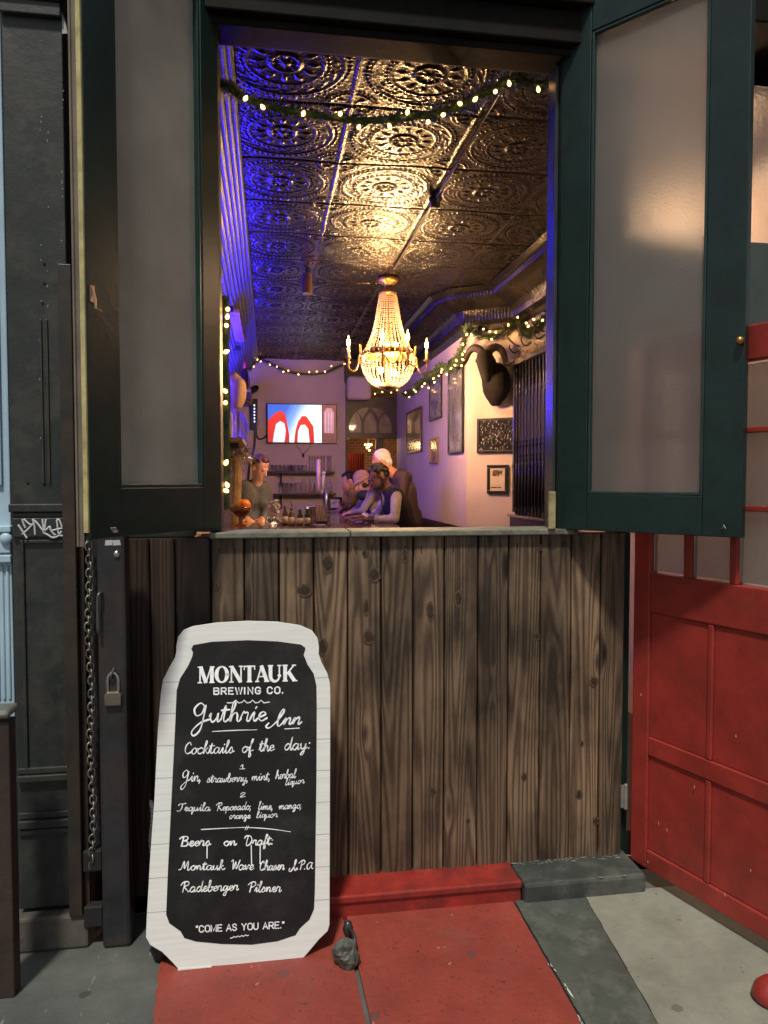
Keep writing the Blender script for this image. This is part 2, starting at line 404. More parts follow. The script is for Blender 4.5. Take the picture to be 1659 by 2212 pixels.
# ------------------------------------------------------------------ storefront frame: header, jambs
XL, XR = -.165, 1.10
HZ = 3.155
hd = MB()
hd.box(-1.6, 3.2, -.10, .16, HZ + .12, 3.9); hd.box(XL - .12, XR + .12, -.06, .16, HZ, HZ + .118); 
hd.box(XL - .05, XR + .05, -.03, .10, HZ - .03, HZ - .002)
hdo = hd.build('storefront_header', mat('black_brown_header_paint', (.007, .007, .0055), .62, var=.4, bmp=.4, bs=20, stain=(.014, .010, .007), ss=3, spec=.1), bev=.006)
tag(hdo, 'dark painted header beam over the window and the doorway', 'header beam')
jb = thing('window_frame', 'dark green jambs of the open window, catching blue light at the right', 'window frame', (.46, .05, SILLZ + .023))
for xa, xb in ((XL - .10, XL), (XR, XR + .06)):
    b = MB(); b.box(xa, xb, .0, .15, SILLZ + .024, HZ - .031); b.build('jamb', GREEN, jb, bev=.004)
b = MB(); b.box(-.70, XL - .1005, .06, .14, SILLZ + .001, HZ - .031); b.build('side_panel', BLACKP, jb, bev=.003)
b = MB(); b.box(XR - .014, XR - .001, .03, .10, SILLZ + .024, HZ - .031); b.build('stop_bead', mat('satin_green_bead', (.05, .06, .06), .2, metal=.3), jb, bev=.002)

# ------------------------------------------------------------------ casement shutters with pebbled glass
def pebble(name, tint, rough, tmix, dcol, vs=130, bstr=.35, tl=3, tf=.5):
    m, nt, b = nmat(name); tc = tco(nt)
    b.inputs['Base Color'].default_value = (*tint, 1); b.inputs['Roughness'].default_value = rough
    b.inputs['Transmission Weight'].default_value = 1; b.inputs['IOR'].default_value = 1.3
    vo = node(nt, 'ShaderNodeTexVoronoi'); vo.feature = 'SMOOTH_F1'; vo.inputs['Scale'].default_value = vs
    nt.links.new(tc, vo.inputs['Vector'])
    bump(nt, b, vo.outputs['Distance'], bstr, .004)
    d = nt.nodes.new('ShaderNodeBsdfDiffuse')
    nt.links.new(ramp(nt, noise(nt, tc, 4, 5), [(.3, tuple(c * .8 for c in dcol)), (.7, tuple(c * 1.2 for c in dcol))]), d.inputs['Color'])
    t = nt.nodes.new('ShaderNodeBsdfTranslucent'); t.inputs['Color'].default_value = (*[min(1, c * tl) for c in dcol], 1)
    a = nt.nodes.new('ShaderNodeMixShader'); a.inputs[0].default_value = tf
    nt.links.new(d.outputs[0], a.inputs[1]); nt.links.new(t.outputs[0], a.inputs[2])
    mx = nt.nodes.new('ShaderNodeMixShader'); mx.inputs[0].default_value = tmix
    nt.links.new(a.outputs[0], mx.inputs[1]); nt.links.new(b.outputs[0], mx.inputs[2])
    nt.links.new(mx.outputs[0], nt.nodes['Material Output'].inputs['Surface'])
    return m
PEB_L = pebble('grimy_pebbled_glass', (.85, .80, .76), .36, .30, (.46, .45, .41), bstr=.6, tl=.2, tf=.25)
PEB_R = pebble('pale_pebbled_glass', (.97, .93, .9), .46, .60, (.28, .26, .245), bstr=.22)
PEB_D = pebble('wired_pebbled_glass', (.9, .9, .85), .22, .62, (.14, .15, .13), 90, .6)
PEB_T = pebble('rippled_transom_glass', (.97, .95, .93), .30, .72, (.2, .18, .17), 60, .5)
def casement(label, hinge, d, n, w, z0, z1, stile_f, stile_h, rail_b, rail_t, glass):
    t = .042
    r = thing('casement_window', label, 'casement window', (hinge[0], hinge[1], z0))
    M = frame((hinge[0], hinge[1], 0), d, n)      # x: away from hinge, y: towards the viewer
    b = MB()
    b.box(0, stile_h, -t, 0, z0, z1, M); b.box(w - stile_f, w, -t, 0, z0, z1, M)
    b.box(stile_h + .0005, w - stile_f - .0005, -t + .001, -.001, z0, z0 + rail_b, M)
    b.box(stile_h + .0005, w - stile_f - .0005, -t + .001, -.001, z1 - rail_t, z1, M)
    b.build('frame', GREEN, r, bev=.003)
    p = MB(); p.box(stile_h - .004, w - stile_f + .004, -t * .72, -t * .55, z0 + rail_b - .004, z1 - rail_t + .004, M)
    p.build('pane', glass, r)
    q = MB(); e = .010
    a0, a1, c0, c1 = stile_h + .001, w - stile_f - .001, z0 + rail_b + .001, z1 - rail_t - .001
    for yy in ((-t * .53, -.004),):
        q.box(a0, a0 + e, yy[0], yy[1], c0, c1, M); q.box(a1 - e, a1, yy[0], yy[1], c0, c1, M)
        q.box(a0 + e + .0005, a1 - e - .0005, yy[0], yy[1], c0, c0 + e, M); q.box(a0 + e + .0005, a1 - e - .0005, yy[0], yy[1], c1 - e, c1, M)
    q.build('glazing_bead', mat('green_bead_paint', (.012, .034, .030), .3, var=.3), r, bev=.002)
    return r, M
TL, TR = R_(58), R_(51)
WLf, WRt = .620, .660
ZL0, ZL1 = 1.385, 3.30
ll = (-math.cos(TL), -math.sin(TL), 0); nl_ = (math.sin(TL), -math.cos(TL), 0)
cl, MLc = casement('dark green casement with a dull grey brown frosted pane, opened out at the left', (XL, -.001), ll, nl_, WLf, ZL0, ZL1, .120, .095, .145, .10, PEB_L)
rr_ = (math.cos(TR), -math.sin(TR), 0); nr_ = (-math.sin(TR), -math.cos(TR), 0)
cr, MRc = casement('dark green casement with pale glowing frosted pane, opened out over the red door', (XR, -.001), rr_, nr_, WRt, 1.365, 3.30, .125, .115, .135, .115, PEB_R)
# bare wood edge and weather strip on the left casement's free stile
b = MB(); b.box(WLf + .001, WLf + .006, -.018, -.002, ZL0 + .02, ZL1, MLc); b.build('bare_wood_edge', mat('pale_yellow_wood', (.42, .36, .16), .6, var=.3, vs=20), cl)
b = MB(); b.box(WLf + .001, WLf + .005, -.041, -.019, ZL0 - .02, ZL1, MLc); b.box(WLf + .0055, WLf + .010, -.041, -.034, ZL0 - .02, ZL1, MLc); b.build('weather_strip', mat('brown_weather_strip', (.15, .12, .09), .7), cl)
hk = MB(); zc = 2.06
hk.tube([MLc @ Vector((WLf - .02, .004, zc + .03)), MLc @ Vector((WLf - .02, .012, zc)), MLc @ Vector((WLf - .02, .014, zc - .03)), MLc @ Vector((WLf - .035, .02, zc - .036))], .0035)
hk.box(WLf - .028, WLf - .012, .0, .004, zc - .012, zc + .035, MLc)
hk.build('latch_hook', mat('worn_copper', (.5, .33, .22), .35, metal=.8), cl)
bo = MB(); bo.lathe([(.010, -.004), (.010, .002), (.006, .004)], MLc @ Vector((WLf - .09, .004, ZL0 + .02)), 12, None)
for k in range(3): bo.tube([MLc @ Vector((WLf - .10 + .008 * k, .006, ZL0 + .015)), MLc @ Vector((WLf - .085 + .008 * k, .010, ZL0 + .03))], .002)
bo.build('screw_eye', STEEL, cl)
b = MB(); b.tube([MRc @ Vector((WRt - .06, .004, 1.365 + .03)), MRc @ Vector((WRt - .05, .012, 1.365 + .04)), MRc @ Vector((WRt - .045, .012, 1.365 + .03))], .003); b.build('screw_eye', STEEL, cr)
kb = MB(); kb.ell(MRc @ Vector((WRt - .012, .014, 2.0)), .014); kb.cap(MRc @ Vector((WRt - .012, .0, 2.0)), MRc @ Vector((WRt - .012, .012, 2.0)), .006); kb.build('knob', BRASS, cr, smooth=True)
ws = MB(); c = PY(1191, 1147, -.03)
ws.box(c.x - .013, c.x + .013, c.y - .010, c.y + .006, SILLZ + .0235, SILLZ + .165)
tag(ws.build('wood_wedge', mat('raw_pale_wood', (.36, .31, .15), .7, var=.35, vs=12, stain=(.14, .10, .05), ss=18), bev=.002), 'pale raw wood stick wedged upright on the right end of the sill', 'wood stick')
# ------------------------------------------------------------------ red door standing open, doorway behind it
DH = Vector((1.405, -.018, 0)); dd = Vector((.32, -.947, 0)).normalized(); dn = Vector((-.947, -.32, 0)).normalized()
MD = frame(DH, dd, dn)
def doora(u, v=1300): return (PL(u, v, DH, dn) - DH).dot(dd)
def doorz(u, v): return PL(u, v, DH, dn).z
DW, DB, DT = .88, .055, 2.06
door = thing('red_door', 'open red panelled door with small pebbled glass panes in its upper half', 'door', (DH.x, DH.y, DB))
a_g0, a_m1, a_m1b, a_m2, a_m2b = doora(1403), doora(1473), doora(1489), doora(1572), doora(1588)
a_g3 = DW - .11
zg0, zg1 = doorz(1405, 1238), 1.945
zm = [doorz(1635, 1099), doorz(1635, 927)]
b = MB(); T = .045
b.box(0, a_g0, -T, 0, DB, DT, MD); b.box(a_g3, DW, -T, 0, DB, DT, MD)
b.box(a_g0 + .0005, a_g3 - .0005, -T + .001, -.001, zg1, DT, MD)
b.box(a_g0 + .0005, a_g3 - .0005, -T + .001, -.001, doorz(1400, 1322), zg0, MD)
zr0, zr1 = doorz(1400, 1632), doorz(1400, 1592)
b.box(a_g0 + .0005, a_g3 - .0005, -T + .001, -.001, zr0, zr1, MD)
b.box(a_g0 + .0005, a_g3 - .0005, -T + .001, -.001, DB, .13, MD)
am, amb = doora(1529), doora(1541)
zt = doorz(1400, 1322)
b.box(am, amb, -T + .002, -.002, zr1 + .0005, zt - .0005, MD); b.box(am, amb, -T + .002, -.002, .1305, zr0 - .0005, MD)
b.build('frame', REDP2, door, bev=.005)
for za, zb in ((.1305, zr0), (zr1, zt)):
    for aa, ab in ((a_g0, am), (amb, a_g3)):
        p = MB(); p.box(aa, ab, -T + .012, -.009, za, zb, MD)
        p.build('panel', REDP2, door, bev=.004)
mu = MB()
for z in zm: mu.box(a_g0 + .001, a_g3 - .001, -T + .003, -.003, z - .009, z + .009, MD)
for aa, ab in ((a_m1, a_m1b), (a_m2, a_m2b)):
    zz = [zg0] + zm + [zg1]
    for k in range(3): mu.box(aa, ab, -T + .004, -.004, zz[k] + (.0095 if k else .0005), zz[k + 1] - (.0095 if k < 2 else .0005), MD)
mu.build('muntins', REDP2, door, bev=.003)
zz = [zg0] + zm + [zg1]
for aa, ab in ((a_g0, a_m1), (a_m1b, a_m2), (a_m2b, a_g3)):
    for k in range(3):
        p = MB(); p.box(aa + .0008, ab - .0008, -T * .62, -T * .45, zz[k] + .0095, zz[k + 1] - .0095, MD); p.build('pane', PEB_D, door)
b = MB()
for u, v in ((1423, 1778), (1441, 1792), (1400, 1862), (1566, 1932), (1590, 1590), (1500, 1700), (1622, 1880), (1385, 1500)):
    p = PL(u, v, DH, dn); aa = (p - DH).dot(dd); zc_ = p.z; b.add([M_ for M_ in [MD @ Vector((aa + .0035 * math.cos(t) * random.uniform(.5, 1), .0006, zc_ + .009 * math.sin(t) * random.uniform(.4, 1))) for t in [2 * PI * k / 9 for k in range(9)]]], [tuple(range(9))])
tag(b.build('paint_chip', mat('chipped_pale_primer', (.40, .30, .27), .7), door), kind='stuff')
h = MB(); hc = PY(1347, 1720, -.006)
h.cap((hc.x + .006, -.012, hc.z - .045), (hc.x + .006, -.012, hc.z + .045), .008); h.box(hc.x - .012, hc.x + .006, -.010, -.002, hc.z - .045, hc.z + .045)
h.build('hinge', mat('old_steel_hinge', (.32, .31, .28), .45, metal=.6, stain=(.12, .08, .05)), door)
# doorway: transom bar, frosted transom light, far post
dw = thing('doorway_frame', 'dark doorway frame with a frosted transom light above the red door', 'doorway', (1.95, .06, 0))
b = MB(); b.box(1.36, 1.415, .03, .15, .06, HZ - .031); b.box(2.32, 2.6, .0, .15, 0, HZ - .031); b.build('post', GREEN, dw, bev=.004)
b = MB(); b.box(1.4155, 2.3195, .02, .15, 2.10, 2.50); b.build('transom_bar', mat('teal_grey_transom_paint', (.05, .062, .058), .45, var=.2), dw, bev=.005)
b = MB(); b.box(1.4155, 2.3195, .05, .056, 2.5005, HZ - .0315); b.build('transom_pane', PEB_T, dw)
b = MB(); b.box(XR + .0605, 1.3595, .02, .13, SILLZ + .023, HZ - .031); b.build('mullion_post', GREEN, dw, bev=.004)

# ------------------------------------------------------------------ left: iron pilaster, blue pilaster, rail, posts
PILY = -.13
pl0, pl1 = PY(33, 1500, PILY).x, PY(160, 1500, PILY).x
pil = thing('iron_pilaster', 'dark iron pilaster with bolt holes, mouldings and white graffiti', 'pilaster', ((pl0 + pl1) / 2, PILY, .1))
def pz(v): return PY(100, v, PILY).z
b = MB(); b.box(pl0, pl1, PILY, .16, .12, 3.9)
b.box(pl0 + .005, pl1 + .004, PILY - .014, PILY - .0005, pz(1160), pz(1118))
b.box(pl0 + .004, pl1, PILY - .010, PILY - .0005, pz(1118) + .0005, pz(1106)); b.box(pl0 - .003, pl1 + .005, PILY - .022, PILY - .0005, pz(1106) + .0005, pz(1088))
fb = .010
for za, zb, i0, i1 in ((pz(1690), pz(1165), .026, .012), ):
    b.box(pl0 + i0, pl0 + i0 + .012, PILY - fb, PILY - .0006, za, zb); b.box(pl1 - i1 - .010, pl1 - i1, PILY - fb, PILY - .0006, za, zb)
    b.box(pl0 + i0 + .0125, pl1 - i1 - .0105, PILY - fb, PILY - .0006, zb - .014, zb)
for va, vb, o in ((1668, 1655, .012), (1684, 1670, .020), (1765, 1752, .008), (1785, 1768, .016), (1800, 1788, .010)):
    b.box(pl0 + .004, pl1, PILY - o, PILY - .0007, pz(va), pz(vb))
b.box(pl0 - .002, pl1, PILY - .02, PILY - .0007, pz(40), pz(10)); b.box(pl0 - .004, pl1 + .004, PILY - .03, PILY - .0007, pz(10) + .0005, pz(-30))
b.build('shaft', BLACKP, pil, bev=.004)
b = MB()
x_, w_ = PY(98, 700, PILY).x, .010
for xx in (PY(90, 800, PILY).x, PY(103, 800, PILY).x): b.box(xx - .0035, xx + .0035, PILY - .006, PILY - .0006, pz(1045), pz(690))
b.build('flute', mat('olive_flute_paint', (.035, .034, .022), .5, var=.4), pil, bev=.002)
b = MB()
for u, v in ((96, 570), (96, 612), (60, 1044), (97, 1046), (92, 655)): 
    b = MB(); p = PY(u, v, PILY); b.lathe([(.005, 0), (.004, .0015)], n=10, xf=Matrix.Translation((p.x, p.y - .0005, p.z)) @ Matrix.Rotation(R_(90), 4, 'X'))
    b.build('bolt_hole', mat('hole_black', (.002, .002, .002), .9), pil)
b = MB(); random.seed(3)
for i in range(36):
    u, v = random.choice(((104, 0), (135, 0), (88, 0))), 0
    p = PY(u[0] + random.uniform(-2, 2), random.uniform(180, 1000), PILY); b.ell((p.x, p.y - .0005, p.z), (.0022, .001, .0025 * random.uniform(.6, 2)), n=6)
tag(b.build('paint_spot', mat('pale_spots', (.20, .21, .2), .6), pil), kind='stuff')
b = MB()   # graffiti strokes, measured on the pilaster's face
GZ = [[(150, 390), (290, 600)], [(260, 240), (290, 350), (350, 480)], [(300, 230), (440, 360), (540, 400)], [(260, 650), (420, 510), (520, 400), (600, 360)], [(310, 620), (345, 690), (390, 755)], [(540, 240), (590, 400), (615, 680)],
      [(540, 240), (660, 340), (830, 560)], [(810, 240), (830, 400), (850, 560)], [(910, 240), (890, 370), (870, 560)], [(820, 600), (920, 520), (1010, 440), (1040, 540), (1140, 660), (1180, 650)],
      [(820, 600), (950, 660), (1090, 740), (1250, 690), (1330, 560)], [(1200, 260), (1225, 450), (1250, 650)], [(1200, 250), (1270, 265), (1350, 470)], [(1080, 545), (1230, 510), (1385, 475)], [(1290, 690), (1385, 690)]]
G = [[((50 + x * .1447) / 1.8228, (2010 + y * .1447) / 1.8228) for x, y in st] for st in GZ]
for st in G:
    b.tube([Vector(PY(u, v, PILY - .0145)) for u, v in [(p.x, p.y) for p in spline([(a, c, 0) for a, c in st], 5)]], .0032, 6)
b.build('graffiti', mat('white_spray_paint', (.52, .55, .54), .6, var=.2), pil, smooth=True)
b = MB(); p = [PY(u, v, PILY - .003) for u, v in ((133, 25), (141, 45), (146, 72), (134, 73))]; b.add([tuple(q) for q in p], [(0, 1, 2, 3)]); b.build('paper_scrap', mat('pale_paper', (.35, .38, .34), .8), pil)
bs = MB(); c0, c1 = PY(22, 2035, -.16).x, PY(192, 2035, -.16).x
bs.box(c0, c1, -.165, .1, -.012, .105)
tag(bs.build('plinth_block', mat('worn_plinth_stone', (.060, .055, .045), .7, var=.35, bmp=.5, bs=30, stain=(.10, .095, .08), ss=6), bev=.01), 'worn grey plinth stone under the dark iron pilaster', 'plinth')
BLUE = mat('pale_blue_paint', (.36, .50, .60), .45, var=.12, vs=4, bmp=.2, bs=20)
nb = thing('blue_storefront', 'pale blue painted pilaster of the neighbouring shop at the left edge', 'storefront', (-1.1, -.14, 0))
b = MB(); b.box(-1.9, pl0 - .012, -.10, .2, -.012, 3.9)
xb = pl0 - .012
b.box(-1.9, xb + .002, -.118, -.1005, pz(1195), pz(1150)); b.box(-1.9, xb + .008, -.13, -.1005, pz(1150) + .0005, pz(1135)); b.box(-1.9, xb + .004, -.122, -.1005, pz(1215), pz(1198))
b.build('wall', BLUE, nb, bev=.004)
b = MB()
for k in range(5):
    xx = xb - .014 - k * .017; b.cap((xx, -.100, pz(1510)), (xx, -.100, pz(1225)), .006)
b.build('fluting', BLUE, nb, smooth=True)
b = MB(); b.box(-1.9, xb - .022, -.112, -.1005, pz(1050), pz(150)); b.build('panel', BLUE, nb, bev=.005)
b = MB(); p = PY(12, 1150, -.125); b.ell((p.x, -.122, p.z - .02), (.02, .012, .02)); b.build('rosette', BLUE, nb, smooth=True)
rp = thing('railing_post', 'rust brown post with a rounded grey metal cap at the left edge', 'post', (PY(5, 2000, -.35).x, -.35, 0))
rx = PY(2, 1700, -.35).x
b = MB(); b.box(rx - .05, PY(22, 1700, -.38).x, -.38, -.32, -.012, PY(10, 1560, -.38).z); b.build('post', mat('rust_brown_paint', (.038, .022, .017), .6, var=.35, bmp=.4, stain=(.02, .014, .014)), rp, bev=.004)
b = MB(); p = PY(27, 1540, -.38); b.box(rx - .06, p.x - .006, -.395, -.30, p.z - .014, p.z + .010); b.build('cap', mat('dull_zinc', (.20, .20, .17), .45, metal=.5), rp, bev=.010)
# brown guide rail, dark post, chain, padlock
gy = -.175
g0, g1 = PY(139, 1400, gy).x, PY(180, 1400, gy).x
b = MB(); b.box(g0, g1 - .018, gy, .1, .105, PY(150, 570, gy).z); b.box(g1 - .0175, g1, gy + .03, .1, .105, PY(150, 1165, gy).z)
gr = b.build('guide_rail', mat('brown_rail_paint', (.022, .017, .012), .5, var=.4, bmp=.4, bs=20, stain=(.045, .026, .015), ss=4), bev=.003)
tag(gr, 'rusty brown upright gate rail between the iron pilaster and the chain', 'rail')
p0, p1 = PY(212, 1500, -.18).x, PY(275, 1500, -.18).x
pr_ = thing('gate_post', 'dark steel gate post carrying the padlock, beside the chain', 'post', ((p0 + p1) / 2, -.15, 0))
b = MB(); b.box(p0, p1, -.18, -.10, -.012, PY(240, 1150, -.18).z); b.build('post', mat('dark_steel_post', (.030, .030, .033), .42, metal=.3, var=.35, bmp=.3, bs=20, stain=(.055, .04, .03), ss=4), pr_, bev=.012)
b = MB(); b.box(p0 - .11, p0 - .002, -.12, -.09, .3, PY(240, 1170, -.18).z); b.build('channel', mat('black_channel', (.008, .008, .008), .7), pr_)
b = MB()
for u, v in ((236, 1173), (252, 1173)):
    q = PY(u, v, -.1815); b.sheet([(q.x - .014, q.y, q.z - .008), (q.x + .013, q.y, q.z - .007), (q.x + .010, q.y, q.z + .010), (q.x - .012, q.y, q.z + .009)])
b.build('torn_sticker', mat('torn_white_sticker', (.42, .42, .43), .6), pr_)
b = MB(); q = PY(252, 1197, -.182); b.ell(q, (.011, .007, .012)); b.build('bolt_head', STEEL, pr_, smooth=True)
b = MB(); q = PY(218, 1300, -.18); b.tube(spline([(q.x + .004, -.182, q.z + .03), (q.x - .002, -.20, q.z + .028), (q.x - .006, -.20, q.z), (q.x - .006, -.20, q.z - .1)], 4), .005); b.build('staple', mat('worn_dark_steel', (.14, .14, .13), .35, metal=.7), pr_, smooth=True)
b = MB(); q = PY(243, 1455, -.18); b.tube([(q.x + .006 * math.cos(a), -.182 - .012 * abs(math.sin(a)), q.z + .02 * math.cos(a)) for a in [i * PI / 8 for i in range(17)]], .003); b.build('hasp_ring', mat('worn_dark_steel', (.14, .14, .13), .35, metal=.7), pr_)
for z in (.06, .25): 
    b = MB(); b.box(p0 - .06, p0 - .0005, -.17, -.13, z, z + .07); b.build('foot_bracket', mat('black_channel', (.008, .008, .008), .7), pr_, bev=.004)
ch = MB(); n = 0
zt, zb = PY(195, 1165, -.16).z, PY(195, 1885, -.16).z; cx = PY(196, 1500, -.16).x
L = .030; Nn = int((zt - zb) / (L * .74))
for i in range(Nn):
    z = zt - i * L * .74; an = (R_(28) if i % 2 else R_(-62)) + random.uniform(-.15, .15); ca, sa = math.cos(an), math.sin(an)
    x = cx + .004 * math.sin(i * .35) + random.uniform(-.001, .001)
    pts = [(x + ca * .0105 * math.sin(t), -.165 + sa * .0105 * math.sin(t), z + (L / 2) * math.copysign(abs(math.cos(t)) ** .7, math.cos(t))) for t in [2 * PI * k / 14 for k in range(15)]]
    ch.tube(pts, .0030, 6, cap=False)
cho = ch.build('chain', mat('dull_galvanised', (.26, .25, .22), .45, metal=.8, stain=(.10, .06, .035), ss=30), smooth=True)
tag(cho, 'long steel chain hanging beside the padlocked gate post', 'chain')
q = PY(243, 1510, -.195)
pk = thing('padlock', 'brass padlock hanging from the dark gate post', 'padlock', (q.x, q.y, q.z - .04))
b = MB(); b.prism([(q.x + .026 * cx_, q.z + .024 * cz_) for cx_, cz_ in ((-1, -1), (1, -1), (1.05, .4), (.75, .95), (-.75, .95), (-1.05, .4))], .022, Matrix.Translation((0, q.y, 0))); b.build('body', mat('dull_brass_lock', (.20, .18, .14), .42, metal=.7), pk, bev=.004)
b = MB(); b.tube(spline([(q.x - .016, q.y + .011, q.z + .02), (q.x - .016, q.y + .011, q.z + .065), (q.x, q.y + .011, q.z + .085), (q.x + .016, q.y + .011, q.z + .065), (q.x + .016, q.y + .011, q.z + .02)], 5), .0055); b.build('shackle', STEEL, pk, smooth=True)
b = MB(); b.tube([(q.x - .021 + .003 * 0, q.y + .05, q.z + .1), (q.x - .0, q.y + .02, q.z + .082)], .003); b.build('hook', STEEL, pk)

# ------------------------------------------------------------------ rock at the sign's foot, red stub at the right edge
q = PZ(748, 2085, 0)
b = MB(); b.ell((0, 0, 0), (.042, .035, .048), n=24)
vs = []
for v in b.v:
    V = Vector(v); d = 1 + .35 * mnoise.noise(V * 28) + .15 * mnoise.noise(V * 70); vs.append(V * d + q + Vector((0, .0, .040)))
b.v = [tuple(v) for v in vs]
tag(b.build('rock', mat('grey_rock', (.075, .08, .068), .6, var=.5, vs=30, bmp=.6, bs=80), smooth=False), 'small rough grey stone beside the foot of the chalkboard sign', 'stone')
b = MB(); q2 = PZ(757, 2050, 0)
b.tube(spline([(q2.x - .01, q2.y + .06, .03), (q2.x, q2.y + .02, .055), (q2.x + .012, q2.y - .02, .05), (q2.x + .008, q2.y - .06, .012)], 6), .006); b.ell((q2.x - .004, q2.y + .04, .045), (.018, .02, .03), n=8)
tag(b.build('twisted_wire', mat('dark_wire', (.03, .03, .03), .35), smooth=True), 'dark twisted wire lump behind the small grey stone', 'wire')
q = PZ(1655, 2165, 0); b = MB(); b.lathe([(.05, 0), (.058, .012), (.05, .04), (.03, .062), (.005, .068)], (q.x + .02, q.y, .003), 24)
tag(b.build('red_stub', REDP, smooth=True), 'rounded red painted stub on the concrete at the right edge', 'stub')
# ------------------------------------------------------------------ chalkboard sign (an A-frame cut like a can)
SZ = .678; SLEAN = R_(11.5)
SN = Vector((0, -math.cos(SLEAN), math.sin(SLEAN)))        # faces the street, leans back
SO = Vector((-.29, -.342, 0))
def SG(zx, zy, off=0.0):
    """a point of the board's front face, from a measurement of the photo"""
    return PL((550 + zx * SZ) / 1.8228, (2400 + zy * SZ) / 1.8228, SO + SN * off, SN)
sign = thing('chalkboard_sign', 'white plank framed chalkboard sign shaped like a can, menu in white handwriting', 'chalkboard sign', (-.12, -.28, 0))
outer = [(212, 215), (222, 160), (255, 118), (310, 96), (450, 75), (630, 65), (800, 70), (930, 90), (1000, 120), (1033, 165), (1042, 215), (1040, 258), (1058, 310), (1090, 370), (1106, 430), (1108, 520), (1106, 1000), (1104, 1500), (1103, 1830), (1092, 1868), (1040, 1918), (985, 1985), (945, 2030), (900, 2040),
         (715, 2052), (420, 2072), (225, 2090), (190, 2050), (130, 1990), (62, 1950), (36, 1905), (40, 1800), (60, 1450), (85, 1100), (105, 700), (122, 490), (135, 410), (172, 335), (205, 278), (212, 245)]
inner = [(300, 228), (312, 206), (420, 187), (630, 178), (800, 185), (935, 203), (962, 222), (958, 243), (952, 262), (975, 320), (1010, 372), (1026, 440), (1028, 560), (1026, 1000), (1017, 1640), (1012, 1740), (985, 1800), (930, 1850), (905, 1890), (800, 1925), (650, 1945), (480, 1941), (330, 1927), (260, 1907), (238, 1868), (172, 1820), (154, 1770), (165, 1500), (185, 1100), (205, 700), (215, 470), (235, 400), (280, 330), (305, 275), (310, 250)]
def plate(poly, front, back):
    b = MB(); k = len(poly)
    vs = [SG(x, y) + SN * front for x, y in poly] + [SG(x, y) + SN * back for x, y in poly]
    b.add(vs, [tuple(range(k)), tuple(range(2 * k - 1, k - 1, -1))] + [(i, (i + 1) % k, (i + 1) % k + k, i + k) for i in range(k)])
    return b
m, nt, bs_ = nmat('whitewashed_frame'); tc = tco(nt)
mp = node(nt, 'ShaderNodeMapping'); mp.inputs['Scale'].default_value = (3, 3, 60); nt.links.new(tc, mp.inputs[0])
sx = node(nt, 'ShaderNodeSeparateXYZ'); nt.links.new(tc, sx.inputs[0])
c = ramp(nt, noise(nt, mp.outputs[0], 1.5, 5, .65), [(.3, (.60, .61, .58)), (.6, (.68, .69, .66)), (.8, (.72, .73, .70))])
fr = mth(nt, 'FRACT', mth(nt, 'DIVIDE', mth(nt, 'ADD', sx.outputs[2], mth(nt, 'MULTIPLY_ADD', sx.outputs[0], .012, .032)), .1005))
ln = ramp(nt, fr, [(.0, (1, 1, 1)), (.016, (1, 1, 1)), (.024, (0, 0, 0))])
hi = mth(nt, 'MULTIPLY', mth(nt, 'LESS_THAN', sx.outputs[2], .93), mth(nt, 'GREATER_THAN', sx.outputs[2], .085))
c = mixc(nt, mth(nt, 'MULTIPLY', mth(nt, 'MULTIPLY', ln, hi), .85), c, (.22, .21, .19))
nt.links.new(c, bs_.inputs['Base Color']); bs_.inputs['Roughness'].default_value = .5
plate(outer, 0, -.016).build('frame', m, sign, bev=.0015)
plate(inner, .0014, -.004).build('chalkboard', mat('chalkboard_black', (.0075, .0075, .008), .62, var=.35, vs=5, bmp=.05, stain=(.024, .024, .025), ss=3.2, spec=.3), sign)
b = MB()
for (xa, ya, xb, yb) in ((222, 2098, 418, 2086), (714, 2064, 905, 2046)):
    A, B = SG(xa, ya - 14), SG(xb, yb - 14); C_, D_ = SG(xb, yb), SG(xa, ya)
    q = [A + SN * .004, B + SN * .004, C_ + SN * .004, D_ + SN * .004]; r = [p - SN * .024 for p in q]
    f = MB(); f.add(q + r, [(0, 1, 2, 3), (7, 6, 5, 4), (0, 4, 5, 1), (1, 5, 6, 2), (2, 6, 7, 3), (3, 7, 4, 0)])
    f.build('foot', mat('white_plastic_foot', (.62, .63, .60), .4, var=.08), sign)
# back leg of the A-frame and its little chain
rp_ = MB(); k = len(outer)
hz = SG(630, 150); 
for x0_, x1_ in ((-.33, -.27), (.05, .10)):
    f = MB(); t0, t1 = Vector(((x0_ + x1_) / 2, hz.y + .03, hz.z - .03)), Vector(((x0_ + x1_) / 2, -.045, .0))
    f.tube([t0, t1], .012, 4); f.build('back_leg', mat('black_back_leg', (.012, .012, .012), .6), sign)
f = MB(); p0_ = SG(66, 1120, -.03)
for i in range(30):
    z = p0_.z - i * .0085; pts = [(p0_.x + .004 * math.cos(t) + .004 * math.sin(i * .3), p0_.y + .004 * (math.sin(t) if i % 2 else 0), z + .007 * math.sin(t)) for t in [2 * PI * j / 8 for j in range(9)]]
    f.tube(pts, .0013, 5, cap=False)
f.build('safety_chain', mat('small_silver_chain', (.45, .45, .48), .3, metal=.9), sign)
tag_b = MB(); q = PZ(345, 2078, 0); tag_b.ell((q.x, q.y + .02, .03), (.035, .03, .032), n=8); tag_b.build('rear_foot', mat('black_rubber', (.012, .012, .012), .6, bmp=.4), sign, smooth=True)

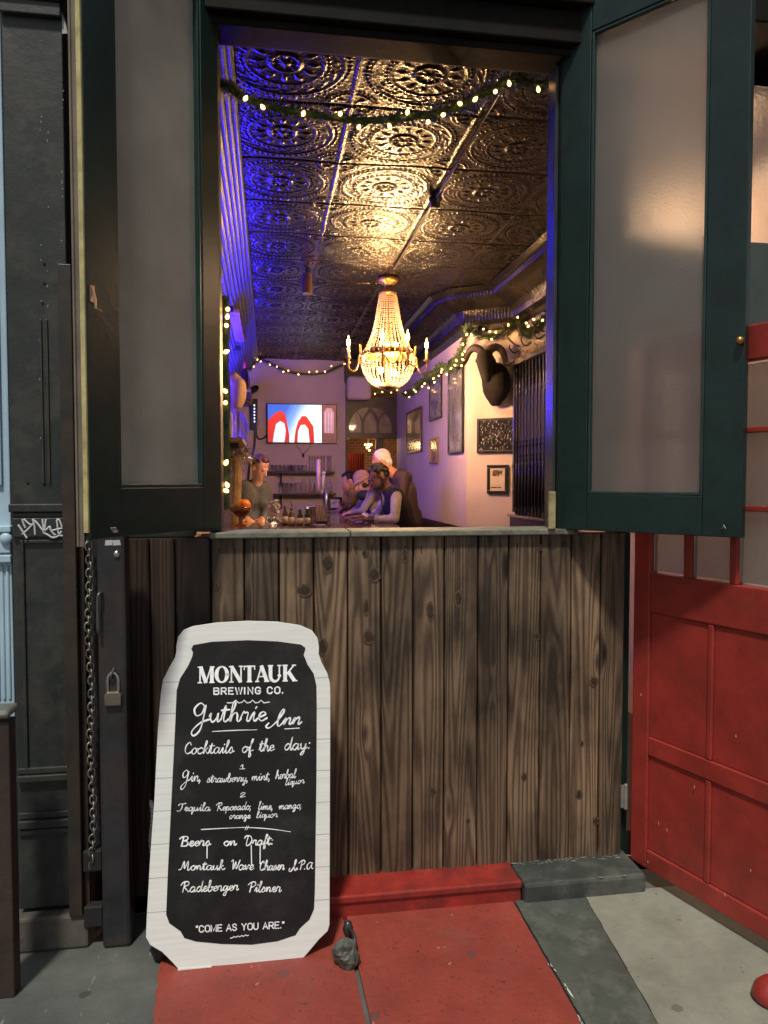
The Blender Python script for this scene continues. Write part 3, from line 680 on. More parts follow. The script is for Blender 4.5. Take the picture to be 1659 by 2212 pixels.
# --- writing: printed capitals and a joined-up hand
CHALK = mat('white_marker', (.84, .85, .85), .6, var=.14, vs=60, bmp=0)
def flatpoly(b, pts, off):
    k = len(pts); top = [SG(x, y) + SN * (off + .0006) for x, y in pts]; bot = [SG(x, y) + SN * .001 for x, y in pts]
    b.add(top + bot, [tuple(range(k))] + [(i, (i + 1) % k, (i + 1) % k + k, i + k) for i in range(k)])
def bar(b, p, q, w, off=.0016):
    (x0, y0), (x1, y1) = p, q; dx, dy = x1 - x0, y1 - y0; L = math.hypot(dx, dy) or 1; nx, ny = -dy / L * w / 2, dx / L * w / 2
    flatpoly(b, [(x0 + nx, y0 + ny), (x1 + nx, y1 + ny), (x1 - nx, y1 - ny), (x0 - nx, y0 - ny)], off)
def stroke(b, pts, w, k=5, off=.0016):
    P = [(p.x, p.y) for p in spline([(x, y, 0) for x, y in pts], k)] if k else pts
    top = []; n = len(P); x0r = random.uniform(0, 6)
    for i in range(n):
        a, c = P[max(i - 1, 0)], P[min(i + 1, n - 1)]; dx, dy = c[0] - a[0], c[1] - a[1]; L = math.hypot(dx, dy) or 1
        ww = w[min(i * len(w) // n, len(w) - 1)] if isinstance(w, (list, tuple)) else w * (1 if not k else .92 + .28 * math.sin(i * .55 + x0r) )
        nx, ny = -dy / L * ww / 2, dx / L * ww / 2
        top += [(P[i][0] + nx, P[i][1] + ny), (P[i][0] - nx, P[i][1] - ny)]
    o_ = off + random.uniform(0, .0004)
    vs = [SG(x, y) + SN * o_ for x, y in top]
    b.add(vs, [(2 * i, 2 * i + 1, 2 * i + 3, 2 * i + 2) for i in range(n - 1)])
    for e in (P[0], P[-1]):
        ww = (w[0] if isinstance(w, (list, tuple)) else w) * .5
        b.add([SG(e[0] + ww * math.cos(t), e[1] + ww * math.sin(t)) + SN * (o_ + .00005) for t in [2 * PI * j / 8 for j in range(8)]], [tuple(range(8))])
# serif capitals: thick and thin strokes with slab serifs. unit box 0..w, y 0 (base) .. 1 (top)
TK, TN, SF = .25, .095, .085
def serif_word(b, word, x0, y0, x1, y1, h):
    adv = {'M': 1.16, 'O': .94, 'N': .98, 'T': .78, 'A': .90, 'U': .94, 'K': 1.02}
    tot = sum(adv[c] for c in word); X = 0
    for ci, chx in enumerate(word):
        w = adv[chx] - .04
        def T(x, y, X=X):
            f = (X + x) / tot; return (x0 + (x1 - x0) * f + 0.0, (y0 + (y1 - y0) * f) - y * h)
        sc = (x1 - x0) / tot
        n_ = [0]
        def L(p, q, t):
            n_[0] += 1; a, c = T(*p), T(*q)
            bar(b, a, c, t * sc, .0016 + .00012 * n_[0])
        def serif(x, y, wd=.30): L((x - wd / 2, y), (x + wd / 2, y), SF)
        top, bot = 1 - SF / 2, SF / 2
        if chx == 'M':
            L((.15, 0), (.15, 1), TN); L((.19, .99), (.55, .02), TK); L((.55, .02), (.90, .99), TN); L((.95, 0), (.95, 1), TK)
            serif(.14, bot); serif(.95, bot, .36); serif(.10, top, .22); serif(1.02, top, .22)
        elif chx == 'N':
            L((.17, 0), (.17, 1), TN); L((.17, .97), (.80, .03), TK); L((.82, 0), (.82, 1), TN); serif(.17, bot); serif(.82, top); serif(.12, top, .24)
        elif chx == 'T':
            L((.41, 0), (.41, 1), TK); L((.03, top - .01), (.79, top - .01), .10); L((.06, 1), (.06, .74), .07); L((.76, 1), (.76, .74), .07); serif(.41, bot, .38)
        elif chx == 'A':
            L((.13, .02), (.46, .99), TN); L((.43, .98), (.82, .02), TK); L((.25, .33), (.66, .33), .07); serif(.15, bot, .28); serif(.80, bot, .36)
        elif chx == 'K':
            L((.20, 0), (.20, 1), TK); L((.28, .42), (.80, .97), TN); L((.42, .58), (.84, .03), TK); serif(.20, bot, .36); serif(.20, top, .36); serif(.80, top, .28); serif(.88, bot, .30)
        elif chx in 'OU':
            rng = range(0, 33) if chx == 'O' else range(16, 33)
            pts = []
            if chx == 'O': ce, rx_, ry = (.46, .5), .36, .46
            else: ce, rx_, ry = (.45, .36), .30, .33
            ws_ = []
            for k in rng:
                a = 2 * PI * k / 32; pts.append(T(ce[0] + rx_ * math.cos(a), ce[1] + ry * math.sin(a))); ws_.append((TN + (TK * 1.05 - TN) * abs(math.cos(a)) ** 1.5) * sc)
            if chx == 'U':
                ws_ = [(TK + (TN - TK) * k / (len(pts) - 1)) * sc for k in range(len(pts))]
            stroke(b, pts, ws_, 0, .0017)
            if chx == 'U': L((.15, .36), (.15, 1), TK); L((.75, .36), (.75, 1), TN); serif(.15, top, .36); serif(.75, top, .28)
        X += adv[chx]
# plain capitals
SANS = {'B': [[(0, 0), (0, 1), (.5, 1), (.62, .88), (.62, .65), (.5, .53), (0, .53)], [(.5, .53), (.66, .4), (.66, .13), (.52, 0), (0, 0)]], 'R': [[(0, 0), (0, 1), (.5, 1), (.63, .88), (.63, .6), (.5, .47), (0, .47)], [(.35, .47), (.66, 0)]],
 'E': [[(.58, 1), (0, 1), (0, 0), (.6, 0)], [(0, .52), (.5, .52)]], 'W': [[(0, 1), (.22, 0), (.45, .95), (.68, 0), (.9, 1)]], 'I': [[(0, 0), (0, 1)]], 'N': [[(0, 0), (0, 1), (.62, 0), (.62, 1)]],
 'G': [[(.66, .8), (.5, 1), (.18, 1), (0, .8), (0, .2), (.18, 0), (.5, 0), (.66, .2), (.66, .46), (.38, .46)]], 'C': [[(.64, .78), (.48, 1), (.18, 1), (0, .8), (0, .2), (.18, 0), (.48, 0), (.64, .22)]], 'O': [[(.2, 1), (0, .8), (0, .2), (.2, 0), (.48, 0), (.68, .2), (.68, .8), (.48, 1), (.2, 1)]],
 'M': [[(0, 0), (0, 1), (.38, .15), (.76, 1), (.76, 0)]], 'A': [[(0, 0), (.34, 1), (.68, 0)], [(.12, .33), (.56, .33)]], 'S': [[(.58, .8), (.44, 1), (.14, 1), (.02, .82), (.1, .58), (.5, .44), (.6, .2), (.45, 0), (.14, 0), (0, .2)]], 'Y': [[(0, 1), (.32, .48), (.64, 1)], [(.32, .48), (.32, 0)]],
 'U': [[(0, 1), (0, .2), (.18, 0), (.46, 0), (.64, .2), (.64, 1)]], '.': [[(.04, .02), (.04, .10)]], '"': [[(.0, 1), (-.02, .78)], [(.18, 1), (.16, .78)]], ' ': []}
SW = {'I': .12, 'W': .9, 'M': .76, '.': .1, '"': .2, ' ': .28, 'E': .58}
def sans_word(b, word, x0, y0, x1, y1, h, w, gap=.30):
    tot = sum(SW.get(c, .66) + gap for c in word) - gap; X = 0; sx_ = (x1 - x0) / tot
    for c in word:
        for st in SANS[c]:
            P = []
            for x, y in st:
                f = (X + x) / tot; P.append((x0 + (x1 - x0) * f, y0 + (y1 - y0) * f - y * h))
            stroke(b, P, w, 0, .0016)
            for px, py in P[1:-1]: b.add([SG(px + w * .5 * math.cos(t), py + w * .5 * math.sin(t)) + SN * .0022 for t in [2 * PI * j / 8 for j in range(8)]], [tuple(range(8))])
        X += SW.get(c, .66) + gap
H = {  # handwriting: (advance, strokes); x-height 1
 'a': (1.1, [[(.8, .85), (.45, 1), (.1, .6), (.15, .1), (.45, 0), (.8, .6), (.82, .95), (.8, .2), (.95, 0), (1.15, .3)]]), 'b': (.95, [[(0, .2), (.35, 1.2), (.45, 2), (.25, 2.1), (.18, 1), (.2, .1), (.5, 0), (.8, .4), (.6, .85), (1.0, .8)]]),
 'c': (.85, [[(.8, .8), (.5, 1), (.1, .6), (.15, .1), (.5, 0), (.9, .3)]]), 'd': (1.1, [[(.75, .85), (.4, 1), (.1, .55), (.2, .05), (.55, .1), (.85, 1), (.95, 2.1), (.85, 1), (.85, .15), (1.0, 0), (1.15, .3)]]),
 'e': (.8, [[(0, .3), (.4, .5), (.7, .75), (.5, 1), (.2, .8), (.15, .3), (.4, 0), (.85, .3)]]), 'f': (.7, [[(0, .3), (.4, 1.4), (.6, 2.1), (.4, 2.15), (.3, 1.2), (.2, -.6), (.3, -.9), (.45, -.5), (.35, .1), (.75, .3)]]),
 'g': (1.05, [[(.75, .85), (.4, 1), (.1, .55), (.25, .05), (.6, .3), (.8, .95), (.75, 0), (.6, -.8), (.3, -.9), (.25, -.6), (.8, 0), (1.1, .3)]]), 'h': (1.05, [[(0, .2), (.4, 1.5), (.45, 2.1), (.25, 2.0), (.15, 0), (.3, .7), (.6, 1), (.75, .7), (.75, .15), (.9, 0), (1.1, .3)]]),
 'i': (.62, [[(0, .3), (.3, 1), (.28, .2), (.42, 0), (.65, .3)], [(.40, 1.42), (.46, 1.55)]]), 'k': (.95, [[(0, .2), (.4, 1.5), (.45, 2.1), (.25, 2.0), (.15, 0)], [(.2, .5), (.7, 1.0), (.35, .6), (.75, 0), (1, .3)]]),
 'l': (.58, [[(0, .3), (.4, 1.5), (.45, 2.1), (.22, 2.0), (.15, .3), (.35, 0), (.6, .3)]]), 'm': (1.4, [[(0, .5), (.15, 1), (.15, 0), (.3, .7), (.5, 1), (.6, .7), (.6, 0), (.75, .7), (.95, 1), (1.05, .7), (1.05, .15), (1.2, 0), (1.42, .3)]]),
 'n': (1.0, [[(0, .5), (.15, 1), (.15, 0), (.3, .7), (.55, 1), (.68, .7), (.68, .15), (.82, 0), (1.02, .3)]]), 'o': (.95, [[(.5, 1), (.1, .6), (.2, .05), (.55, 0), (.8, .5), (.55, 1), (.6, .85), (1, .8)]]),
 'p': (1.0, [[(0, .4), (.2, 1), (.1, -.9), (.2, .5), (.5, 1), (.8, .6), (.55, .05), (.25, .2), (.6, 0), (1, .3)]]), 'q': (1.05, [[(.75, .85), (.4, 1), (.1, .55), (.25, .05), (.6, .3), (.8, .95), (.75, -.9), (.95, -.4), (1.1, .3)]]),
 'r': (.85, [[(0, .4), (.2, 1.1), (.3, .95), (.6, .95), (.55, .2), (.7, 0), (.9, .3)]]), 's': (.8, [[(0, .2), (.4, 1.05), (.6, .4), (.4, 0), (.1, .1), (.3, .05), (.85, .3)]]),
 't': (.68, [[(0, .3), (.35, 1.8), (.25, .3), (.4, 0), (.7, .3)], [(.0, 1.25), (.68, 1.32)]]), 'u': (1.0, [[(0, .6), (.1, 1), (.1, .3), (.3, 0), (.6, .4), (.7, 1), (.7, .2), (.82, 0), (1.02, .3)]]),
 'v': (.9, [[(0, .7), (.1, 1), (.35, 0), (.7, 1), (.95, .85)]]), 'w': (1.2, [[(0, .7), (.1, 1), (.15, .2), (.4, .05), (.55, .8), (.6, .1), (.9, .2), (1.0, 1), (1.25, .8)]]),
 'y': (1.0, [[(0, .7), (.1, 1), (.15, .3), (.4, .1), (.7, .5), (.75, 1), (.65, 0), (.5, -.8), (.2, -.8), (.4, -.3), (1, .3)]]),
 'G': (1.5, [[(1.0, 1.7), (.6, 2.15), (.1, 1.5), (.3, .75), (.8, 1.0), (1.05, 1.9), (.95, .5), (.75, -.9), (.25, -1.5), (.05, -1.0), (.7, -.1), (1.5, .3)]]),
 'I': (1.1, [[(-.5, .35), (-.65, -.15), (-.2, -.35), (.35, .6), (.75, 1.9), (.62, 2.3), (.42, 1.6), (.5, .3), (.75, -.2), (1.1, .4)]]), 'C': (1.05, [[(.9, 1.55), (.65, 1.95), (.15, 1.4), (.12, .4), (.55, 0), (1.05, .35)]]),
 'T': (1.15, [[(-.1, 1.45), (.1, 1.85), (.9, 1.9), (1.3, 2.1)], [(.7, 1.9), (.6, .8), (.3, .05), (-.25, .05)]]), 'R': (1.35, [[(.15, 0), (.35, 2.0)], [(-.3, 1.4), (.1, 1.95), (.85, 2.05), (1.0, 1.5), (.35, 1.05), (.85, .4), (1.1, 0), (1.35, .3)]]),
 'B': (1.25, [[(.2, 0), (.35, 2.0)], [(-.25, 1.5), (.3, 2.0), (.95, 1.9), (.85, 1.25), (.35, 1.1), (1.05, .85), (.95, .1), (.15, 0)]]), 'D': (1.35, [[(.35, 1.9), (.2, 0), (.8, .1), (1.15, 1), (.8, 1.9), (0, 2.0), (-.25, 1.5)]]),
 'M': (1.6, [[(-.3, .1), (.1, .3), (.4, 2), (.6, .3), (1.1, 2), (1.15, .2), (1.35, 0), (1.6, .3)]]), 'W': (1.35, [[(-.1, 1.7), (.15, 2), (.3, .1), (.7, 1.7), (.9, .1), (1.4, 2.0)]]), 'P': (1.1, [[(.3, 0), (.45, 2)], [(-.15, 1.5), (.3, 2), (.95, 2.05), (1.1, 1.4), (.45, .95)]]),
 'A': (1.5, [[(1.15, 1.3), (.7, 1.55), (.15, .9), (.25, .1), (.7, .1), (1.15, 1.0), (1.2, 1.5), (1.15, .3), (1.5, .1)]]), '.': (.45, [[(.1, .02), (.14, .10)]]), ',': (.45, [[(.15, .1), (.12, -.15), (0, -.4)]]), ':': (.5, [[(.2, .1), (.24, .2)], [(.22, .95), (.26, 1.05)]]),
 '1': (.8, [[(.0, 1.0), (.35, 1.5), (.35, 0)], [(-.05, 0), (.75, 0)]]), '2': (.8, [[(.0, 1.1), (.35, 1.55), (.65, 1.15), (.0, .02), (.75, .05)]]), 'J': (1.0, [[(.9, 1.9), (.4, 2.1), (.1, 1.7), (.6, 1.4), (.6, .2), (.2, -.1), (-.2, .2)]])}
def hand(b, word, x0, y0, x1, y1, xh, w, slant=.14):
    tot = sum(H[c][0] for c in word); X = 0; k = (x1 - x0) / tot
    for c in word:
        for st in H[c][1]:
            P = []
            for x, y in st:
                f = (X + x) / tot; P.append((x0 + (x1 - x0) * f + y * xh * slant + random.uniform(-.8, .8), y0 + (y1 - y0) * f - y * xh + random.uniform(-.8, .8)))
            stroke(b, P, w, 4)
        X += H[c][0]
random.seed(11)
b = MB(); serif_word(b, 'MONTAUK', 338, 429, 915, 417, 98); b.build('printed_name', CHALK, sign)
b = MB(); sans_word(b, 'BREWING CO.', 432, 492, 832, 486, 36, 8.5, .36)
for xx0, yy0, n_, st_, hgt in ((508, 541, 5, 49, 11),):
    P = []
    for i in range(n_):
        P += [(xx0 + st_ * i, yy0 - (0 if i == 0 else 15)), (xx0 + st_ * (i + .35), yy0 + 1), (xx0 + st_ * (i + .75), yy0 - 2)]
    P.append((xx0 + st_ * n_, yy0 - 4)); stroke(b, P, 5.5, 0)
b.build('printed_subtitle', CHALK, sign)
b = MB(); sans_word(b, '"COME AS YOU ARE."', 330, 1873, 838, 1848, 36, 6.5, .24)
P = []
for i in range(5): P += [(527 + 22 * i, 1908 - 3 * i - (0 if i == 0 else 8)), (535 + 22 * i, 1906 - 3 * i), (544 + 22 * i, 1902 - 3 * i)]
stroke(b, P, 4.5, 0); b.build('printed_slogan', CHALK, sign)
b = MB()
hand(b, 'Guthrie', 305, 655, 735, 645, 52, 9.5, .10); hand(b, 'Inn', 770, 672, 935, 664, 40, 9, .35)
stroke(b, [(422, 708), (560, 701), (680, 698)], 4.5); stroke(b, [(842, 693), (928, 688)], 4.5, 0)
b.build('handwritten_name', CHALK, sign)
b = MB()
for a in (('Cocktails', 258, 838, 545, 832, 34, 7), ('of', 592, 828, 655, 826, 34, 7), ('the', 692, 824, 778, 820, 34, 7), ('day:', 838, 816, 992, 810, 36, 7), ('1', 584, 926, 612, 924, 16, 5), ('Gin,', 243, 998, 360, 996, 31, 6), ('strawberry,', 390, 1004, 632, 998, 24, 5), ('mint,', 650, 992, 760, 988, 24, 5), ('herbal', 788, 984, 905, 976, 24, 5), ('liquor', 845, 1020, 955, 1006, 18, 4.5),
          ('2', 585, 1089, 614, 1086, 17, 5), ('Tequila', 225, 1170, 410, 1168, 22, 5), ('Reposado,', 448, 1168, 650, 1160, 22, 5), ('lime,', 688, 1162, 775, 1160, 22, 5), ('mango,', 808, 1160, 942, 1152, 22, 5), ('orange', 520, 1214, 642, 1212, 19, 5), ('liquor', 678, 1210, 800, 1204, 19, 4.5)):
    hand(b, *(a[:-1] + (a[-1] * .88,)))
b.build('handwritten_cocktails', CHALK, sign)
b = MB(); stroke(b, [(358, 1277), (500, 1269), (620, 1265), (760, 1274), (875, 1290)], 4.5); stroke(b, [(612, 1278), (622, 1256)], 3.5, 0); stroke(b, [(622, 1278), (633, 1256)], 3.5, 0); b.build('ruled_line', CHALK, sign)
b = MB()
for a in (('Beers', 236, 1374, 410, 1370, 28, 7), ('on', 486, 1370, 560, 1368, 26, 7), ('Draft:', 612, 1368, 775, 1364, 27, 7), ('Montauk', 238, 1512, 492, 1510, 26, 6), ('Wave', 532, 1510, 660, 1510, 28, 6), ('Chaser', 695, 1514, 838, 1510, 27, 6), ('I.P.A', 884, 1510, 1005, 1505, 25, 6), ('Radeberger', 245, 1640, 572, 1630, 29, 6), ('Pilsner', 630, 1640, 820, 1638, 28, 6)):
    hand(b, *a)
stroke(b, [(392, 1372), (391, 1442)], 6, 0); stroke(b, [(648, 1368), (650, 1485)], 6, 0); stroke(b, [(700, 1368), (699, 1475)], 6, 0)
b.build('handwritten_beers', CHALK, sign)
# ------------------------------------------------------------------ bar room: floor, walls, ceiling
CZ, FZ = 3.27, .08
BY = 7.92                      # back wall
LW, RW, RN = -.50, 1.85, 2.26  # left wall, far right wall, near right wall
JA, JB = 4.08, 3.78            # the jog of the right wall
fl_ = MB(); fl_.box(LW - .1, RN + .1, .16, BY + 3, FZ - .1, FZ); tag(fl_.build('bar_floor', mat('dark_bar_floor', (.05, .032, .022), .35, bmp=.2)), kind='structure')
PLASTER = mat('cream_plaster', (.62, .495, .405), .65, var=.07, vs=3, bmp=.12, bs=30)
WAINS = mat('dark_red_wainscot', (.05, .016, .012), .4, var=.3)
DOORL, DOORR = PY(746, 900, BY).x, PY(872, 900, BY).x
def wallthing(label): return None
wb = thing('back_wall', 'pale plaster back wall carrying the television and two glass shelves', 'wall', (.3, BY, FZ))
b = MB(); b.box(LW - .1, DOORL - .001, BY, BY + .12, FZ, CZ + .05); b.build('plaster', PLASTER, wb)
ZD = PY(810, 857, BY).z
b = MB(); b.box(DOORL, RW + .1, BY + .02, BY + .12, ZD + .06, CZ + .05); b.build('plaster_over_door', mat('dull_yellow_plaster', (.30, .22, .13), .7), wb)  # duller and yellower than the plaster beside the door
b = MB(); b.box(DOORL - .02, RW + .1, BY - .10, BY + .018, PY(810, 828, BY).z, CZ); b.build('dropped_beam', mat('black_beam', (.012, .011, .012), .45), wb)
wr = thing('far_side_wall', 'long pale side wall hung with framed pictures, behind the drinkers', 'wall', (RW, 6, FZ))
b = MB(); WZ = 1.10; b.box(RW, RW + .1, JA, BY + .0, WZ, CZ + .05); b.build('plaster', PLASTER, wr)
b = MB(); b.box(RW - .012, RW + .1, JA, BY, FZ, WZ - .001); b.box(RW - .03, RW - .013, JA, BY, WZ - .04, WZ + .01); b.build('wainscot', WAINS, wr)
wj = thing('near_side_wall', 'warm lit pale wall at the right under the ram head', 'wall', (2.1, 3.5, FZ))
b = MB(); b.add([(RW, JA - .0005, FZ), (RN, JB, FZ), (RN + .2, JB + .1, FZ), (RW + .2, JA + .1, FZ)] + [(RW, JA - .0005, CZ + .05), (RN, JB, CZ + .05), (RN + .2, JB + .1, CZ + .05), (RW + .2, JA + .1, CZ + .05)], [(0, 1, 5, 4), (1, 2, 6, 5), (2, 3, 7, 6), (3, 0, 4, 7), (0, 3, 2, 1), (4, 5, 6, 7)])
b.box(RN, RN + .1, .16, JB - .0005, FZ, CZ + .05); b.build('plaster', PLASTER, wj)
wlft = thing('left_wall', 'shadowy left wall behind the bottle shelves, washed with blue light', 'wall', (LW, 4, FZ))
b = MB(); b.box(LW - .1, LW, .16, BY, FZ, CZ + .05); b.build('plaster', mat('left_wall_plaster', (.42, .40, .42), .6, var=.1), wlft)
# tin ceiling: pressed 0.605 m panels, beaded rings, corner scrolls, seams
TX0, TS = .385, .605
TY0 = .75
tx0, tx1 = TX0 - TS * 1, TX0 + TS * 4
RES = 104
uu, vv = np.meshgrid((np.arange(RES) + .0) / RES - .5, (np.arange(RES) + .0) / RES - .5, indexing='xy')
rr = np.hypot(uu, vv); th_ = np.arctan2(vv, uu)
def gau(x, s): return np.exp(-(x / s) ** 2)
def beads(r, th, R, n, s): 
    d = np.hypot(r - R, (np.mod(th / (2 * PI) * n, 1) - .5) * 2 * PI * R / n); return gau(d, s)
h = 1.0 * beads(rr, th_, .44, 56, .009) + .5 * gau(rr - .405, .012) + .9 * beads(rr, th_, .30, 40, .008) + .45 * gau(rr - .27, .010)
h += .8 * gau(rr - .10, .014) + 1.0 * gau(rr, .035) + .7 * np.maximum(0, np.cos(8 * th_)) ** 2 * gau(rr - .065, .022)
h += .75 * np.maximum(0, np.cos(12 * th_)) ** 3 * gau(rr - .19, .035) + .45 * np.maximum(0, np.cos(16 * th_ + 3 * np.sin(rr * 60))) ** 2 * gau(rr - .355, .03)
cu, cv_ = .5 - np.abs(uu), .5 - np.abs(vv); rc = np.hypot(cu, cv_); tc_ = np.arctan2(cv_, cu)
h += .8 * beads(rc, tc_ * 1.0, .20, 36, .008) + .6 * gau(rc - .165, .012) + .7 * np.maximum(0, np.cos(6 * tc_ + 14 * rc)) ** 2 * gau(rc - .11, .04) + .5 * gau(rc - .04, .02)
edge = np.minimum(cu, cv_)
seam_v = np.exp(-(cu / .012) ** 2); seam_h = np.exp(-(cv_ / .010) ** 2)
h = h * np.clip((edge - .012) / .02, 0, 1) * .0085 + .006 * seam_v - .007 * seam_h
nx, ny = 5, 13
rows0 = -1
H2 = np.tile(h, (ny, nx))
HH, WWd = H2.shape
xs = tx0 + np.arange(WWd) / RES * TS; ys = TY0 + rows0 * TS + np.arange(HH) / RES * TS
gx, gy_ = np.meshgrid(xs, ys)
low = .008 * np.sin(gx * 3.1 + 1) * np.cos(gy_ * 2.2) + .004 * np.sin(gx * 9 + gy_ * 5)
rng_ = np.random.default_rng(5)
H2 = H2 + rng_.normal(0, .00030, H2.shape)
Vv = np.stack([gx, gy_, CZ - H2 + low * .6], -1).reshape(-1, 3)
ii = (np.arange(HH - 1)[:, None] * WWd + np.arange(WWd - 1)[None, :]).reshape(-1)
Ff = np.stack([ii, ii + WWd, ii + WWd + 1, ii + 1], -1)
me = bpy.data.meshes.new('tin_ceiling'); me.vertices.add(len(Vv)); me.vertices.foreach_set('co', Vv.astype(np.float32).ravel())
me.loops.add(Ff.size); me.loops.foreach_set('vertex_index', Ff.astype(np.int32).ravel())
me.polygons.add(len(Ff)); me.polygons.foreach_set('loop_start', (np.arange(len(Ff)) * 4).astype(np.int32)); me.polygons.foreach_set('loop_total', np.full(len(Ff), 4, np.int32))
me.polygons.foreach_set('use_smooth', np.ones(len(Ff), bool)); me.update(calc_edges=True)
m, nt, bs_ = nmat('black_painted_tin'); tc = tco(nt)
nt.links.new(ramp(nt, noise(nt, tc, 6, 5), [(.3, (.011, .010, .009)), (.7, (.026, .023, .020))]), bs_.inputs['Base Color'])
bs_.inputs['Metallic'].default_value = .55; bs_.inputs['Specular IOR Level'].default_value = .5
nt.links.new(ramp(nt, noise(nt, tc, 4, 4), [(.3, (.17, .17, .17)), (.7, (.30, .30, .30))]), bs_.inputs['Roughness'])
bump(nt, bs_, noise(nt, tc, 55, 3, .55), .55, .006); TIN = m
ceil_ = bpy.data.objects.new('tin_ceiling', me); COL.objects.link(ceil_); me.materials.append(m); tag(ceil_, kind='structure')
slab_ = MB(); slab_.box(LW - .2, RN + .2, .16, BY + 3, CZ + .06, CZ + .2); tag(slab_.build('ceiling_slab', mat('black_gap', (.01, .01, .01), .9)), kind='structure')
def cornice(name, prof, path, label, dent=.03, cm=None):
    """profile of (offset from the wall, z) swept along a plan path; small pressed dentils"""
    root = thing(name, label, 'cornice', (path[0][0], path[0][1], prof[-1][1]))
    b = MB(); pts = []
    for i in range(len(path) - 1):
        a, c = Vector(path[i]), Vector(path[i + 1]); L = (c - a).length; n = max(2, int(L / (dent / 2)))
        t = (c - a).normalized(); nr = Vector((-t.y, t.x))
        for j in range(n + 1):
            pts.append((a.lerp(c, j / n), nr, (j % 2)))
    vs = []; k = len(prof)
    for p, nr, alt in pts:
        for q, (o, z) in enumerate(prof):
            w = .006 * alt if q in (2, 3, 6, 7) else 0
            vs.append((p.x + nr.x * (o + w), p.y + nr.y * (o + w), z))
    fs = []
    for i in range(len(pts) - 1):
        for q in range(k - 1): fs.append((i * k + q, i * k + q + 1, (i + 1) * k + q + 1, (i + 1) * k + q))
    b.add(vs, fs); b.build('moulding', cm or TIN, root); return root
cornice('right_cornice', [(.36, 3.262), (.33, 3.235), (.30, 3.22), (.29, 3.19), (.22, 3.165), (.12, 3.11), (.085, 3.06), (.075, 3.02), (.03, 2.99), (.001, 2.93)],
        [(RN, .17), (RN, JB), (RW, JA), (RW, BY)], 'black pressed tin cornice above the side wall with the ram head')
LP_ = []
for i in range(57):
    t = i / 56; o = .02 + .355 * t; z = 2.64 + .622 * (t ** .62)
    k_ = .007 * (1 if i % 4 in (1, 2) else -1) * (1 if i not in (0, 56) else 0)
    LP_.append((o + k_ * .8, min(3.262, z - k_ * .6)))
cornice('left_cornice', LP_,
        [(LW, BY), (LW, .17)], 'pressed tin cove along the left wall, lit blue', .03, mat('grey_tin_cove', (.06, .06, .085), .34, metal=.15, bmp=1.0, bs=60))
pipe = MB(); pxx = PZ(1000, 330, CZ - .02).x
pipe.tube([(pxx, .2, CZ - .022), (pxx, PZ(856, 575, CZ).y, CZ - .022)], .007, 8); 
pr2 = thing('ceiling_conduit', 'thin dark conduit with a round junction box along the ceiling seam', 'conduit', (pxx, 1.5, CZ - .03))
pipe.build('pipe', mat('painted_conduit', (.26, .22, .19), .3, metal=.7), pr2, smooth=True)
b = MB(); jc = PZ(940, 430, CZ - .02); b.lathe([(.04, .0), (.04, -.02), (.03, -.03), (.03, -.06), (.005, -.065)], (pxx, jc.y, CZ - .008), 18); b.build('junction_box', mat('black_box', (.01, .01, .01), .5), pr2, smooth=True)
sp = thing('ceiling_spot', 'small brass cylinder spotlight, switched off, under the tin ceiling', 'spotlight', tuple(PZ(663, 600, CZ - .03)))
c = PZ(663, 610, CZ - .1); b = MB(); b.tube([c + Vector((-.0, 0, .07)), c + Vector((0, 0, -.09))], .042, 14); b.build('cylinder', BRASS, sp, smooth=False)
b = MB(); b.tube([c + Vector((0, 0, .071)), c + Vector((0, 0, .11))], .015, 8); b.build('stem', IRON, sp)

# ------------------------------------------------------------------ chandelier
cc = PZ(838, 604, CZ - .015); DZ = (cc - CAM).dot(FW); PXM = DZ / FPX
def cz(v): return PY(838, v, cc.y).z
chd = thing('chandelier', 'lit crystal bead basket chandelier with six candle arms', 'chandelier', tuple(cc))
b = MB(); b.lathe([(.003, cz(596)), (23 * PXM, cz(601)), (24 * PXM, cz(605)), (18 * PXM, cz(611)), (8 * PXM, cz(616)), (7 * PXM, cz(622)), (13 * PXM, cz(628)), (18 * PXM, cz(632)), (18 * PXM, cz(636)), (3 * PXM, cz(637))], (cc.x, cc.y, 0), 24); b.build('canopy', BRASS, chd, smooth=True)
b = MB(); b.tube([(cc.x, cc.y, cz(836)), (cc.x, cc.y, cz(600))], .008, 8); b.tube([(cc.x, cc.y, CZ), (cc.x, cc.y, cz(600))], .012, 8); b.build('stem', BRASS, chd)
m, nt, bs_ = nmat('crystal_bead'); 
bs_.inputs['Base Color'].default_value = (1, .93, .80, 1); bs_.inputs['Roughness'].default_value = .12
bs_.inputs['Transmission Weight'].default_value = .6; bs_.inputs['IOR'].default_value = 1.45
tr = nt.nodes.new('ShaderNodeBsdfTranslucent'); tr.inputs['Color'].default_value = (.95, .80, .55, 1)
mx = nt.nodes.new('ShaderNodeMixShader'); mx.inputs[0].default_value = .55
nt.links.new(bs_.outputs[0], mx.inputs[1]); nt.links.new(tr.outputs[0], mx.inputs[2]); nt.links.new(mx.outputs[0], nt.nodes['Material Output'].inputs['Surface'])
CRY = m
def bead(b, c, r):
    c = Vector(c); p = [c + Vector(q) * r for q in ((1, 0, 0), (0, 1, 0), (-1, 0, 0), (0, -1, 0), (0, 0, 1.1), (0, 0, -1.1))]
    b.add(p, [(0, 1, 4), (1, 2, 4), (2, 3, 4), (3, 0, 4), (1, 0, 5), (2, 1, 5), (3, 2, 5), (0, 3, 5)])
